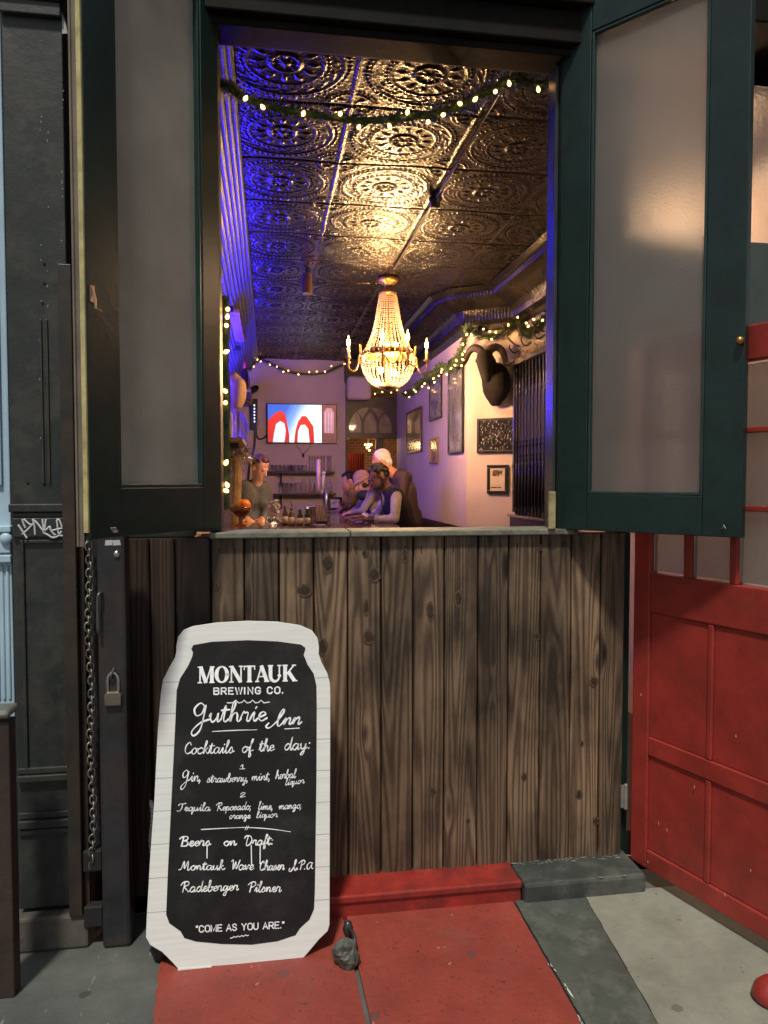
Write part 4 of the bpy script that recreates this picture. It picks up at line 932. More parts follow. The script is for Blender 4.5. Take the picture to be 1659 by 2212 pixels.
def strands(name, prof, n, rb):
    b = MB(); P = spline([(r, z, 0) for r, z in prof], 24)
    L = [0]
    for i in range(1, len(P)): L.append(L[-1] + (P[i] - P[i - 1]).length)
    m_ = int(L[-1] / (rb * 2.15))
    for k in range(n):
        a = 2 * PI * k / n
        for j in range(m_ + 1):
            s = L[-1] * j / m_; i = next(q for q in range(len(L)) if L[q] >= s - 1e-9)
            r, z = P[i].x, P[i].y
            bead(b, (cc.x + r * math.cos(a), cc.y + r * math.sin(a), z), rb * random.uniform(.85, 1.1))
    o = b.build(name, CRY, chd); return o
strands('upper_bead_strands', [(17.5 * PXM, cz(634)), (22 * PXM, cz(660)), (28 * PXM, cz(695)), (37 * PXM, cz(728)), (50 * PXM, cz(757))], 28, .0088)
strands('basket_bead_strands', [(57 * PXM, cz(772)), (58 * PXM, cz(784)), (53 * PXM, cz(804)), (42 * PXM, cz(822)), (28 * PXM, cz(833)), (17 * PXM, cz(836))], 34, .0098)
b = MB()
for z0, z1, r in ((757, 761, 53), (768, 771, 56)): b.lathe([(r * PXM - .004, cz(z1)), (r * PXM + .004, cz(z1)), (r * PXM + .004, cz(z0)), (r * PXM - .004, cz(z0))], (cc.x, cc.y, 0), 40)
for k in range(30):
    a = 2 * PI * k / 30; p = Vector((cc.x + 54.5 * PXM * math.cos(a), cc.y + 54.5 * PXM * math.sin(a), cz(764))); b.ell(p, (.010, .010, .014), n=6)
b.build('ring', BRASS, chd, smooth=True)
b = MB()
for k in range(6):
    a0_ = R_([0, 72, 108, 180, 252, 288][k]); a1_ = R_([72, 108, 180, 252, 288, 360][k]); da = a1_ - a0_
    b.tube([(cc.x + 60 * PXM * math.cos(a0_ + da * t), cc.y + 60 * PXM * math.sin(a0_ + da * t), cz(772) - .09 * math.sin(PI * t)) for t in [i / 10 for i in range(11)]], .005, 6)
b.build('chain_swags', mat('dark_bronze', (.10, .05, .02), .4, metal=.8), chd, smooth=True)
b = MB(); b.lathe([(.004, cz(843)), (5 * PXM, cz(840)), (19 * PXM, cz(836)), (20 * PXM, cz(832)), (8 * PXM, cz(831))], (cc.x, cc.y, 0), 20); b.build('bottom_cap', mat('dark_bronze', (.10, .05, .02), .4, metal=.8), chd, smooth=True)
WAX = mat('ivory_candle', (.75, .55, .32), .5, var=.1)
FL = emat('candle_bulb_glow', (1.0, .55, .18), 28)
armp = None
for k, dg in enumerate((0, 72, 108, 180, 252, 288)):
    a = R_(dg) + .02; ca, sa = math.cos(a), math.sin(a)
    def AR(r, v): return Vector((cc.x + r * PXM * ca, cc.y + r * PXM * sa, cz(v)))
    b = MB(); b.tube(spline([AR(54, 766), AR(63, 772), AR(66, 790), AR(74, 803), AR(84, 800), AR(87, 785), AR(86, 778)], 6), .0085, 8)
    b.tube(spline([AR(58, 768), AR(60, 755), AR(61, 745)], 4), [.013] * 4 + [.009] * 4 + [.003], 6); b.lathe([(.012, 0), (.026, .006), (.028, .01), (.010, .012)], AR(86, 778), 12)
    arm = b.build('candle_arm', BRASS, chd, smooth=True)
    b = MB(); b.tube([AR(86, 775), AR(86, 751)], .0125, 10); b.build('candle', WAX, arm, smooth=True)
    b = MB(); b.lathe([(.004, -.01), (.013, .006), (.017, .022), (.012, .045), (.005, .065), (.001, .085)], AR(86, 749), 10); b.build('flame_bulb', FL, arm, smooth=True)
    light('candle_light', 'POINT', AR(86, 740), 31.0, (1.0, .56, .22), arm, .02)
FLI = emat('inner_bulb_glow', (1.0, .66, .30), 26)
b = MB()
for dx, dy, v, r in ((.05, -.03, 806, .022), (-.06, .02, 800, .022), (.0, .05, 742, .022), (-.06, -.04, 745, .02), (.06, -.05, 748, .022)):
    b.ell((cc.x + dx, cc.y + dy, cz(v)), (r, r, r * 1.4), n=10)
b.build('inner_bulbs', FLI, chd, smooth=True)
light('basket_light', 'POINT', (cc.x, cc.y, cz(806)), 210, (1.0, .57, .24), chd, .04)
light('crown_light', 'POINT', (cc.x, cc.y, cz(742)), 58, (1.0, .57, .24), chd, .04)

# globe lamp inside the entrance, glowing through the transom and the right casement
vl = PY(1462, 425, .75); vt = thing('entrance_lamp', 'warm globe lamp inside the entrance, blurred behind the pale casement pane', 'lamp', tuple(vl))
b = MB(); b.ell(vl, .085, n=18); b.build('globe', emat('globe_glow', (1.0, .60, .28), 1.6), vt, smooth=True)
b = MB(); b.tube([vl + Vector((0, 0, .08)), (vl.x, vl.y, CZ)], .01, 8); b.lathe([(.05, .07), (.05, .09), (.02, .1)], vl, 14); b.build('stem', BRASS, vt)
light('globe_light', 'POINT', vl + Vector((0, 0, -.10)), 24, (1.0, .66, .38), vt, .08)
# ------------------------------------------------------------------ blue strip lights on the left wall
LED = emat('blue_led', (.02, .01, 1.0), 640)
lt = thing('led_strip', 'long blue light strip above the bottle shelves on the left wall', 'light strip', (-.45, 4, 2.62))
b = MB(); b.box(-.455, -.435, 2.3, 6.6, 2.602, 2.612); b.build('tube', LED, lt)
b = MB(); b.box(LW + .001, -.385, 0.9, 6.7, 2.575, 2.590); b.box(-.395, -.385, 0.9, 6.7, 2.5905, 2.640); b.build('light_shield', mat('dark_light_shield', (.03, .02, .015), .5), lt)  # shield added round the tube, keeps its blue light off the right wall
lt2 = thing('led_strip', 'short blue light strip tucked below the top bottle shelf', 'light strip', (-.45, 4, 2.3))
b = MB(); b.box(-.47, -.455, 3.3, 6.2, 2.30, 2.312); b.build('tube', mat('blue_led_low', (.02, .01, 1), emit=(.02, .01, 1.0), es=170, bmp=0), lt2)
# ------------------------------------------------------------------ bar counter
BZ = 1.17
bc = thing('bar_counter', 'dark polished bar counter turning a corner beyond the window', 'bar counter', (.4, 4, FZ))
BTOP = mat('polished_red_brown_bar_top', (.10, .035, .022), .13, var=.3, vs=5, bmp=.04, coat=.4)
poly = [(-.48, 2.75), (1.10, 2.75), (1.10, 6.55), (.42, 6.55), (.42, 4.2), (-.48, 4.2)]
b = MB(); b.add([(x, y, BZ - .04) for x, y in poly] + [(x, y, BZ) for x, y in poly], [(0, 5, 4, 1), (1, 4, 3, 2), (6, 7, 10, 11), (7, 8, 9, 10)] + [(i, (i + 1) % 6, (i + 1) % 6 + 6, i + 6) for i in range(6)])
b.build('counter_top', BTOP, bc)
b = MB(); b.box(-.44, 1.0, 2.95, 4.0, FZ, BZ - .041); b.box(.5, 1.0, 4.001, 6.4, FZ, BZ - .041); b.build('front', WAINS, bc)

# ------------------------------------------------------------------ television, shelves and glasses on the back wall
tva, tvb = PY(576, 868, BY - .07), PY(728, 963, BY - .07)
tx0_, tx1_, tz0, tz1 = tva.x, tvb.x, PY(650, 958, BY - .07).z, PY(650, 872, BY - .07).z
tv = thing('television', 'wall mounted television showing bright red and white shapes on blue', 'television', ((tx0_ + tx1_) / 2, BY - .07, tz0))
ty = BY - .075
b = MB(); b.box(tx0_, tx1_, ty, ty + .05, tz0, tz1); b.build('bezel', mat('black_plastic', (.01, .01, .011), .3), tv, bev=.006)
b = MB(); b.box((tx0_ + tx1_) / 2 - .12, (tx0_ + tx1_) / 2 + .12, ty + .0505, BY - .001, tz0 + .15, tz1 - .15); b.build('bracket', IRON, tv)
TW, THt = tx1_ - tx0_ - .03, tz1 - tz0 - .03
def TVP(x, z, k): return (tx0_ + .015 + TW * x, ty - .001 - k * .0008, tz0 + .015 + THt * z)
m, nt, bs_ = nmat('screen_glow'); tc = tco(nt)
sx = node(nt, 'ShaderNodeSeparateXYZ'); nt.links.new(tc, sx.inputs[0])
gr_ = node(nt, 'ShaderNodeMapRange'); gr_.inputs[1].default_value = -TW / 2; gr_.inputs[2].default_value = TW / 2; nt.links.new(sx.outputs[0], gr_.inputs[0])
vz = mth(nt, 'MULTIPLY', sx.outputs[2], -.55)
cl_ = ramp(nt, mth(nt, 'ADD', gr_.outputs[0], vz), [(.0, (.05, .12, .55)), (.16, (.16, .32, .85)), (.36, (.78, .90, 1.0)), (.62, (.85, .95, 1.0)), (.9, (.55, .75, 1.0))])
nt.links.new(cl_, bs_.inputs['Emission Color']); bs_.inputs['Emission Strength'].default_value = 1.5; bs_.inputs['Base Color'].default_value = (.01, .01, .01, 1); bs_.inputs['Roughness'].default_value = .15
b = MB(); b.sheet([TVP(0, 0, 0), TVP(1, 0, 0), TVP(1, 1, 0), TVP(0, 1, 0)]); b.build('screen', m, tv)
def tvshape(name, pts, k, col, s):
    b = MB(); b.sheet([TVP(p.x, p.y, k) for p in spline([(x, z, 0) for x, z in pts], 6, True)]); b.build(name, emat(name + '_glow', col, s), tv)
def tvpoly(name, pts, k, col, s):
    if name + '_glow' not in MATS:
        m, nt, bs_ = nmat(name + '_glow'); tc = tco(nt); sx = node(nt, 'ShaderNodeSeparateXYZ'); nt.links.new(tc, sx.inputs[0])
        f = mth(nt, 'ADD', mth(nt, 'MULTIPLY', sx.outputs[2], .9), mth(nt, 'MULTIPLY', noise(nt, tc, 9, 4), .55))
        nt.links.new(ramp(nt, f, [(.15, tuple(c * .55 for c in col)), (.75, tuple(min(1, c * 1.15) for c in col))]), bs_.inputs['Emission Color']); bs_.inputs['Emission Strength'].default_value = s * 1.15
        bs_.inputs['Base Color'].default_value = (.01, .01, .01, 1); MATS[name + '_glow'] = m
    b = MB(); b.sheet([TVP(x, z, k) for x, z in pts]); b.build(name, MATS[name + '_glow'], tv)
# abstract red and white shapes only
tvpoly('picture_red_arch', [(.0, .0), (.0, .55), (.06, .70), (.14, .80), (.20, .83), (.25, .76), (.27, .62), (.29, .40), (.31, .2), (.31, .0)], 1, (.78, .035, .02), 1.05)
tvpoly('picture_white_arch', [(.07, .0), (.09, .25), (.12, .48), (.18, .56), (.24, .50), (.26, .3), (.24, .0)], 2, (.82, .86, 1.0), 1.3)
tvpoly('picture_red_bell', [(.38, .0), (.40, .3), (.44, .55), (.50, .70), (.56, .70), (.62, .55), (.67, .42), (.68, .0)], 1, (.78, .035, .02), 1.05)
tvpoly('picture_white_bell', [(.43, .0), (.44, .3), (.48, .46), (.54, .47), (.59, .36), (.61, .0)], 2, (.92, .94, 1.0), 1.4)
tvpoly('picture_brown_door', [(.785, .0), (.785, 1.0), (1.0, 1.0), (1.0, .0)], 3, (.24, .075, .07), 1.0)
tvpoly('picture_pink_panel', [(.82, .25), (.82, .80), (.86, .92), (.93, .92), (.97, .80), (.97, .25)], 4, (.55, .24, .30), 1.1)
for k in range(3): tvpoly('picture_stripe', [(.84 + .045 * k, .26), (.84 + .045 * k, .8), (.85 + .045 * k, .8), (.85 + .045 * k, .26)], 5, (.75, .42, .5), 1.1)
cb = MB(); cb.tube(spline([PY(640, 962, BY - .03), PY(648, 972, BY - .02), PY(655, 980, BY - .02), PY(664, 972, BY - .02), PY(672, 962, BY - .03)], 6), .004); c = PY(655, 984, BY - .025); cb.ell(c, (.018, .015, .03), n=8)
cb.build('cable', mat('black_plastic', (.01, .01, .011), .3), tv)
# shelves
DKW = mat('dark_wood', (.045, .026, .018), .45, var=.3)
shs = []
for va, ua, ub, brk, lab in ((1018, 580, 722, 607, 'upper dark wall shelf holding upturned tumblers below the television'), (1066, 590, 725, 607, 'lower dark wall shelf lined with tall glasses below the television')):
    A, B = PY(ua, va, BY - .11), PY(ub, va, BY - .11)
    r = thing('wall_shelf', lab, 'shelf', ((A.x + B.x) / 2, BY - .1, A.z), 'glass shelves under the television')
    b = MB(); b.box(A.x, B.x, BY - .22, BY - .001, A.z - .025, A.z); b.build('board', DKW, r, bev=.003)
    X_ = PY(brk, va, BY - .1).x
    for xx in (X_, B.x - .15):
        b = MB(); b.box(xx - .015, xx + .015, BY - .03, BY - .002, A.z - .22, A.z - .026); b.box(xx - .012, xx + .012, BY - .18, BY - .031, A.z - .045, A.z - .026); b.build('bracket', IRON, r)
    shs.append(A.z)
m, nt, bs_ = nmat('clear_glass'); bs_.inputs['Base Color'].default_value = (.92, .92, .95, 1); bs_.inputs['Roughness'].default_value = .04
bs_.inputs['Transmission Weight'].default_value = 1; bs_.inputs['IOR'].default_value = 1.3
tp = nt.nodes.new('ShaderNodeBsdfTransparent'); mx = nt.nodes.new('ShaderNodeMixShader'); mx.inputs[0].default_value = .26
nt.links.new(tp.outputs[0], mx.inputs[1]); nt.links.new(bs_.outputs[0], mx.inputs[2]); nt.links.new(mx.outputs[0], nt.nodes['Material Output'].inputs['Surface'])
GLASS = m
def glass_mb(kind, s=1):
    P = {'tumbler': [(.034, .0), (.037, .09), (.034, .088), (.030, .008)], 'pint': [(.029, .0), (.040, .15), (.037, .148), (.027, .01)], 'carafe': [(.040, 0), (.045, .02), (.043, .13), (.024, .17), (.026, .20), (.023, .2), (.021, .17), (.040, .13), (.040, .01)], 'tall': [(.030, 0), (.034, .22), (.031, .218), (.027, .01)]}[kind]
    b = MB(); b.lathe([(r * s, z * s) for r, z in P], n=14); return b
def put_glasses(kind, items, label, group, base):
    first = None
    for (u, dy, dz) in items:
        p = PY(u, 1018, BY - .12); loc = (p.x, BY - .12 + dy, base + .001 + dz)
        if first is None:
            b = glass_mb(kind); first = b.build(kind + '_glass', GLASS, smooth=True, org=(0, 0, 0)); first.location = loc; tag(first, label, 'glass', group)
        else: copy_tree(first, loc)
put_glasses('tumbler', [(584 + i * 8.5, (i % 2) * .05 - .02, 0) for i in range(6)] + [(632 + i * 8.5, (i % 2) * .04 - .02, 0) for i in range(4)], 'short clear tumbler in the row on the upper wall shelf', 'tumblers on the upper shelf', shs[0])
put_glasses('tall', [(672, 0, 0), (684, .03, 0), (697, -.03, 0), (712, .02, 0)], 'tall clear glass at the right of the upper wall shelf', 'tall glasses on the upper shelf', shs[0])
put_glasses('pint', [(606 + i * 9.2, (i % 2) * .05 - .02, 0) for i in range(5)], 'clear pint glass at the left of the lower wall shelf', 'pint glasses on the lower shelf', shs[1])
put_glasses('carafe', [(656, 0, 0), (672, .02, 0), (684, -.03, 0), (711, 0, 0)], 'narrow necked clear carafe on the lower wall shelf', 'carafes on the lower shelf', shs[1])

# ------------------------------------------------------------------ back door with arched fanlight, back room
OLD = mat('dark_varnished_door', (.035, .024, .016), .4, var=.3)
dr = thing('back_door', 'dark back doorway with an arched three light fanlight', 'door', ((DOORL + DOORR) / 2, BY, FZ))
zA, zB = PY(810, 948, BY).z, ZD
b = MB(); b.box(DOORL, DOORR, BY + .0, BY + .05, zA, zB); b.box(DOORL, DOORL + .03, BY, BY + .10, FZ, zA - .001); b.box(DOORR - .045, DOORR, BY - .03, BY + .10, FZ, zA - .001)
mid = PY(800, 960, BY).x
b.box(PY(812, 960, BY).x, PY(829, 960, BY).x, BY + .004, BY + .05, FZ, zA - .0015)
b.build('frame', OLD, dr, bev=.004)
PANE = mat('amber_fanlight_glass', (.20, .155, .09), .16, var=.35, vs=6, coat=.6, bmp=.3, bs=25)
def fan(pts):
    b = MB(); P = [PY(u, v, BY - .004) for u, v in pts]; Q = [p + Vector((0, .0035, 0)) for p in P]; k = len(P)
    b.add(P + Q, [tuple(range(k)), tuple(range(2 * k - 1, k - 1, -1))] + [(i, (i + 1) % k, (i + 1) % k + k, i + k) for i in range(k)]); b.build('fanlight_pane', PANE, dr)
def lancet(u0, u1, vb, vt, lean=0): 
    w = u1 - u0
    return [(u0, vb), (u0, vb - (vb - vt) * .45), (u0 + w * (.14 + lean), vt + (vb - vt) * .28), (u0 + w * (.32 + lean), vt + (vb - vt) * .08), (u0 + w * (.5 + lean), vt), (u0 + w * (.68 + lean), vt + (vb - vt) * .08), (u0 + w * (.86 + lean * .6), vt + (vb - vt) * .28), (u1, vb - (vb - vt) * .45), (u1, vb)]
fan(lancet(754, 780, 934, 890, .1)); fan(lancet(787, 813, 935, 891)); fan(lancet(820, 846, 935, 893, -.1))
fan([(771, 888), (783, 881), (797, 880), (793, 888), (787, 897), (783, 903)]); fan([(803, 881), (815, 881), (830, 889), (825, 894), (818, 904), (811, 893)])
q = PY(776, 840, BY - .06); b = MB(); A, D = PY(748, 815, BY - .12), PY(799, 866, BY - .12)
b.box(A.x, D.x, BY - .30, BY - .105, D.z, A.z); tag(b.build('wall_box', PLASTER, bev=.045), 'pale rounded box mounted high beside the back doorway', 'box')
# back room seen through the doorway
br_ = thing('back_room_wall', 'warm brick wall of the room beyond the back doorway', 'wall', (1.6, BY + 2.2, FZ))
m, nt, bs_ = nmat('dim_brick'); tc = tco(nt); bk_ = node(nt, 'ShaderNodeTexBrick'); mp = node(nt, 'ShaderNodeMapping'); mp.inputs['Rotation'].default_value = (R_(90), 0, 0)
nt.links.new(tc, mp.inputs[0]); nt.links.new(mp.outputs[0], bk_.inputs[0]); bk_.inputs['Scale'].default_value = 5; bk_.inputs['Color1'].default_value = (.22, .08, .04, 1); bk_.inputs['Color2'].default_value = (.15, .05, .03, 1); bk_.inputs['Mortar'].default_value = (.25, .17, .10, 1); bk_.inputs['Mortar Size'].default_value = .03
nt.links.new(bk_.outputs[0], bs_.inputs['Base Color']); bs_.inputs['Roughness'].default_value = .8
b = MB(); b.box(.6, 3.4, BY + 2.2, BY + 2.3, FZ, CZ); b.box(3.3, 3.4, BY + .15, BY + 2.2, FZ, CZ); b.box(.5, .6, BY + .15, BY + 2.2, FZ, CZ); b.build('bricks', m, br_)
cu_ = thing('red_curtain', 'dark red hanging curtain inside the back room', 'curtain', tuple(PY(765, 1060, BY + 1.2)))
b = MB(); P = []
xa, xb = PY(744, 1000, BY + 1.2).x, PY(786, 1000, BY + 1.2).x
n = 60; zt_, zb_ = PY(765, 978, BY + 1.2).z, FZ + .05
vs = [(xa + (xb - xa) * i / n, BY + 1.2 + .03 * math.sin(i * .9), z) for z in (zt_, zb_) for i in range(n + 1)]
b.add(vs, [(i, i + 1, i + n + 2, i + n + 1) for i in range(n)]); b.build('cloth', mat('dark_red_cloth', (.20, .02, .02), .8), cu_, smooth=True)
LAMPG = emat('shade_glow', (1.0, .62, .22), 7)
for (u, v, lab) in ((740, 962, 'small brass wall lamp with two glowing shades beside the back doorway'), (795, 965, 'cluster of little warm lamps glowing in the back room')):
    p = PY(u, v, BY + (1.0 if u < 760 else 1.6)); r = thing('wall_lamp', lab, 'lamp', tuple(p))
    b = MB(); b.tube([p + Vector((-.06, 0, .05)), p + Vector((.07, 0, .05))], .012); b.tube([p + Vector((0, 0, .05)), p + Vector((0, 0, .25))], .008); b.build('arm', BRASS, r)
    for dx, dz in (((-.03, .0), (.05, .045), (.05, .015)) if u < 760 else ((-.05, .03), (.0, .04), (.045, .03), (-.02, -.02), (.02, -.06), (.01, .0))):
        b = MB(); b.ell(p + Vector((dx, -.02, dz)), .018 if u > 760 else .022, n=8); b.build('lamp_shade', LAMPG, r, smooth=True)
    light('lamp_light', 'POINT', p + Vector((.05, -.1, .0)), 6 if u < 760 else 10, (1.0, .6, .25), r, .05)

# ------------------------------------------------------------------ framed pictures
BLK = mat('black_picture_frame', (.012, .011, .010), .35)
def art(name, stops, scale, dist=0, rough=.15, bw=False, detail=6):
    m, nt, b = nmat(name); tc = tco(nt); f = noise(nt, tc, scale, detail, .65)
    if bw:
        v = node(nt, 'ShaderNodeTexVoronoi'); mp = node(nt, 'ShaderNodeMapping'); mp.inputs['Scale'].default_value = (1, 1, .55); nt.links.new(tc, mp.inputs[0]); nt.links.new(mp.outputs[0], v.inputs['Vector']); v.inputs['Scale'].default_value = bw
        f = mth(nt, 'MULTIPLY', f, mth(nt, 'MULTIPLY_ADD', v.outputs['Distance'], 1.3, .2))
    nt.links.new(ramp(nt, f, stops), b.inputs['Base Color']); b.inputs['Roughness'].default_value = rough; b.inputs['Coat Weight'].default_value = .6; b.inputs['Coat Roughness'].default_value = .03
    return m
def picture(label, corners, plane, fm, am, fw=.022, group=None):
    """corners in the photo (tl, tr, br, bl) on the wall plane; the frame stands 25 mm off the wall"""
    o, n = plane
    P = [PL(u, v, o + n * .026, n) for u, v in corners]
    a = ((P[1] - P[0]) + (P[2] - P[3])); a.z = 0; a = a.normalized(); w = ((P[1] - P[0]).dot(a) + (P[2] - P[3]).dot(a)) / 2
    c = sum(P, Vector()) / 4; hh = (P[0].z + P[1].z - P[2].z - P[3].z) / 4
    M = frame(c, a, n); w2 = w / 2
    r = thing('framed_picture', label, 'picture', tuple(c - Vector((0, 0, hh))), group)
    b = MB()
    b.box(-w2, w2, -.024, 0, -hh, -hh + fw, M); b.box(-w2, w2, -.024, 0, hh - fw, hh, M); b.box(-w2, -w2 + fw, -.024, -.0002, -hh + fw + .0003, hh - fw - .0003, M); b.box(w2 - fw, w2, -.024, -.0002, -hh + fw + .0003, hh - fw - .0003, M)
    b.build('frame', fm, r, bev=.003)
    p = MB(); p.box(-w2 + fw, w2 - fw, -.014, -.010, -hh + fw, hh - fw, M); p.build('print', am, r)
    return r, M, w2 - fw, hh - fw
FARP = (Vector((RW, 5, 1.5)), Vector((-1, 0, 0)))
jn = Vector((JB - JA, -(RN - RW), 0)).normalized()
if jn.y > 0: jn = -jn
JOGP = (Vector((RW, JA, 1.5)), jn)
picture('wide brown landscape picture, farthest along the side wall', [(876, 900), (909, 868), (908, 968), (877, 986)], FARP, mat('brown_frame', (.06, .035, .02), .4), art('brown_landscape', [(.3, (.05, .035, .02)), (.5, (.16, .09, .04)), (.7, (.22, .17, .08))], 4))
picture('grey blue picture high on the side wall under the garland', [(926, 812), (951, 790), (951, 900), (926, 913)], FARP, BLK, art('misty_print', [(.3, (.10, .10, .11)), (.5, (.26, .25, .25)), (.7, (.36, .34, .32))], 5))
picture('small gilt framed picture low on the side wall', [(927, 950), (943, 942), (943, 998), (927, 1005)], FARP, mat('gilt_frame', (.30, .19, .08), .35, metal=.6), art('pink_print', [(.3, (.30, .13, .09)), (.5, (.42, .22, .15)), (.7, (.5, .33, .22))], 6), .014)
picture('tall narrow poster on the side wall left of the ram head', [(967, 782), (999, 755), (997, 974), (966, 984)], FARP, BLK, art('tall_poster', [(.3, (.07, .08, .09)), (.5, (.18, .19, .2)), (.65, (.32, .28, .24)), (.8, (.2, .09, .06))], 5))
picture('wide black and white crowd photograph under the ram head', [(1030, 909), (1118, 896), (1118, 974), (1029, 981)], JOGP, BLK, art('crowd_print', [(.17, (.46, .38, .31)), (.24, (.20, .17, .15)), (.31, (.045, .043, .05)), (.5, (.012, .012, .016))], 9, bw=60))
r, M, w2, hh = picture('small cream ink drawing in a wide black frame, lowest on the warm wall', [(1053, 1005), (1097, 1003), (1095, 1064), (1050, 1068)], JOGP, BLK, mat('cream_paper', (.62, .52, .36), .5, var=.06), .026)
b = MB(); random.seed(5)
for cx_ in (-.45, -.1, .15, .5):
    for k in range(4):
        P = [(w2 * (cx_ + random.uniform(-.16, .16)), -.0085, hh * (.55 + random.uniform(-.35, .25))) for _ in range(6)]
        b.tube([M @ Vector(p) for p in spline(P, 4)], .0016, 4)
b.build('ink_figures', mat('brown_ink', (.16, .09, .05), .7), r)
b = MB()
for k in range(14): 
    if k != 8: b.box(w2 * (-.85 + k * .10), w2 * (-.85 + k * .10) + .006, -.0096, -.0075, -hh * .76, -hh * .67, M)
b.build('caption', mat('dark_ink', (.05, .03, .02), .7), r)

# ------------------------------------------------------------------ ram head trophy
def remesh(b, name, m, parent, voxel=.008, smooth=6, org=None):
    o = b.build(name, m, parent, org=org)
    md = o.modifiers.new('r', 'REMESH'); md.mode = 'VOXEL'; md.voxel_size = voxel; md.use_smooth_shade = True
    if smooth: s = o.modifiers.new('s', 'SMOOTH'); s.iterations = smooth; s.factor = .5
    dg = bpy.context.evaluated_depsgraph_get(); me = bpy.data.meshes.new_from_object(o.evaluated_get(dg))
    o.modifiers.clear(); old = o.data; o.data = me; bpy.data.meshes.remove(old); o.data.name = name
    return o
JW = JOGP[0] + JOGP[1] * .0
def JW_(u, v, off): return PL(u, v, JOGP[0] + jn * off, jn)
FUR = mat('dark_brown_fleece', (.010, .007, .005), .95, var=.5, vs=25, bmp=1.0, bs=70)
HORN = mat('ridged_brown_horn', (.035, .022, .016), .6, var=.3, bmp=.6, bs=60)
rm = thing('ram_head', 'dark brown mounted ram head with sweeping curled horns on the warm wall', 'trophy head', tuple(JW_(1070, 875, .06)))
b = MB()
rot = Quaternion((0, 0, 1), math.atan2(jn.y, jn.x) + PI / 2)
b.ell(JW_(1072, 828, .08), (.135, .11, .19), rot, 16); b.ell(JW_(1066, 850, .06), (.06, .06, .12), rot, 14)
b.cap(JW_(1062, 815, .09), JW_(1049, 780, .22), .095, .085); b.cap(JW_(1066, 865, .06), JW_(1075, 868, .06), .04, .04)
b.cap(JW_(1047, 772, .24), JW_(1050, 805, .36), .075, .050); b.cap(JW_(1050, 805, .36), JW_(1053, 818, .40), .048, .035)
b.cap(JW_(1036, 772, .22), JW_(1027, 780, .24), .022, .010); b.cap(JW_(1060, 772, .22), JW_(1070, 778, .24), .022, .010)
remesh(b, 'fleece', FUR, rm, .011, 3)
for pts, sg in (([(1043, 768, .22), (1036, 756, .20), (1023, 752, .17), (1012, 762, .16), (1006, 778, .18), (999, 788, .22), (987, 793, .26)], 1), ([(1052, 768, .22), (1060, 755, .20), (1072, 750, .17), (1084, 757, .15), (1090, 772, .17), (1094, 786, .2), (1104, 783, .22), (1112, 776, .24)], 1)):
    P = spline([JW_(u, v, o) for u, v, o in pts], 8); k = len(P)
    rr2 = [.038 * (1 - .75 * (i / (k - 1)) ** 1.6) * (1 + .07 * (i % 2)) for i in range(k)]
    b = MB(); b.tube(P, rr2, 10); b.build('horn', HORN, rm, smooth=True)
for u, v in ((1041, 781), (1054, 781)):
    b = MB(); b.ell(JW_(u, v, .315), .010, n=8); b.build('eye', mat('glass_eye', (.01, .008, .006), .05), rm, smooth=True)

# ------------------------------------------------------------------ folding iron gate and coat rack on the near side wall
GX = RN - .06
ga, gb_ = PX(1112, 1000, GX).y, PX(1204, 1000, GX).y - .25
gzb = PX(1150, 1116, GX).z
gzt = PX(1115, 790, GX).z
ig = thing('iron_gate', 'black iron gate of twisted upright bars beside the warm wall', 'gate', (GX, (ga + gb_) / 2, gzb))
b = MB(); b.box(GX + .025, RN - .001, gb_, ga, gzb, gzt + .02); b.build('back_panel', mat('black_recess', (.012, .013, .013), .5), ig)
b = MB(); b.box(GX - .02, GX + .02, ga - .02, ga + .015, gzb + .02, gzt + .05); b.box(GX - .02, GX + .02, gb_, ga - .0205, gzt, gzt + .05); b.build('frame', mat('grey_steel_frame', (.22, .21, .22), .22, metal=.8), ig, bev=.003)
b = MB(); b.box(GX - .06, RN - .001, gb_, ga + .02, gzb - .02, gzb); b.build('ledge', mat('polished_ledge', (.30, .29, .32), .2, metal=.8), ig, bev=.003)
b = MB(); b.box(GX - .04, RN - .001, gb_, ga + .01, FZ, gzb - .0205); b.build('base', mat('dark_brown_base', (.03, .02, .018), .5), ig)
IB = mat('gloss_black_bar', (.035, .035, .04), .24, metal=.6, bmp=.2, bs=30)
nb_ = 15; hgt = gzt - gzb
for i in range(nb_):
    y = ga - .05 - (ga - gb_ - .08) * i / (nb_ - 1)
    pf = [(.014, 0), (.014, .33), (.006, .34), (.012, .36), (.006, .375), (.012, .39), (.006, .405), (.007, .44), (.012, .455), (.006, .47), (.012, .485), (.006, .50), (.006, .78), (.011, .80), (.006, .82), (.011, .84), (.013, .85), (.013, 1)]
    b = MB(); b.lathe([(r, z * hgt * .995 + .002) for r, z in pf], (GX, y, gzb), 8); b.build('bar', IB, ig, smooth=True)
ck = thing('coat_rack', 'grey mirrored coat rack with double hooks above the iron gate', 'coat rack', (RN - .02, 3.2, gzt + .1))
zc0, zc1 = gzt + .055, PX(1130, 700, RN - .03).z
b = MB(); b.box(RN - .03, RN - .001, gb_, ga + .02, zc0, zc1); b.build('board', mat('foxed_mirror', (.42, .39, .38), .16, metal=.7, var=.25, bmp=.3, bs=8), ck)
b = MB(); 
for i in range(16): b.box(RN - .036, RN - .0305, gb_ + (ga - gb_) * i / 16, gb_ + (ga - gb_) * (i + .6) / 16, zc0, zc0 + .05)
b.build('fringe', mat('beaded_trim', (.30, .22, .14), .3, metal=.6), ck)
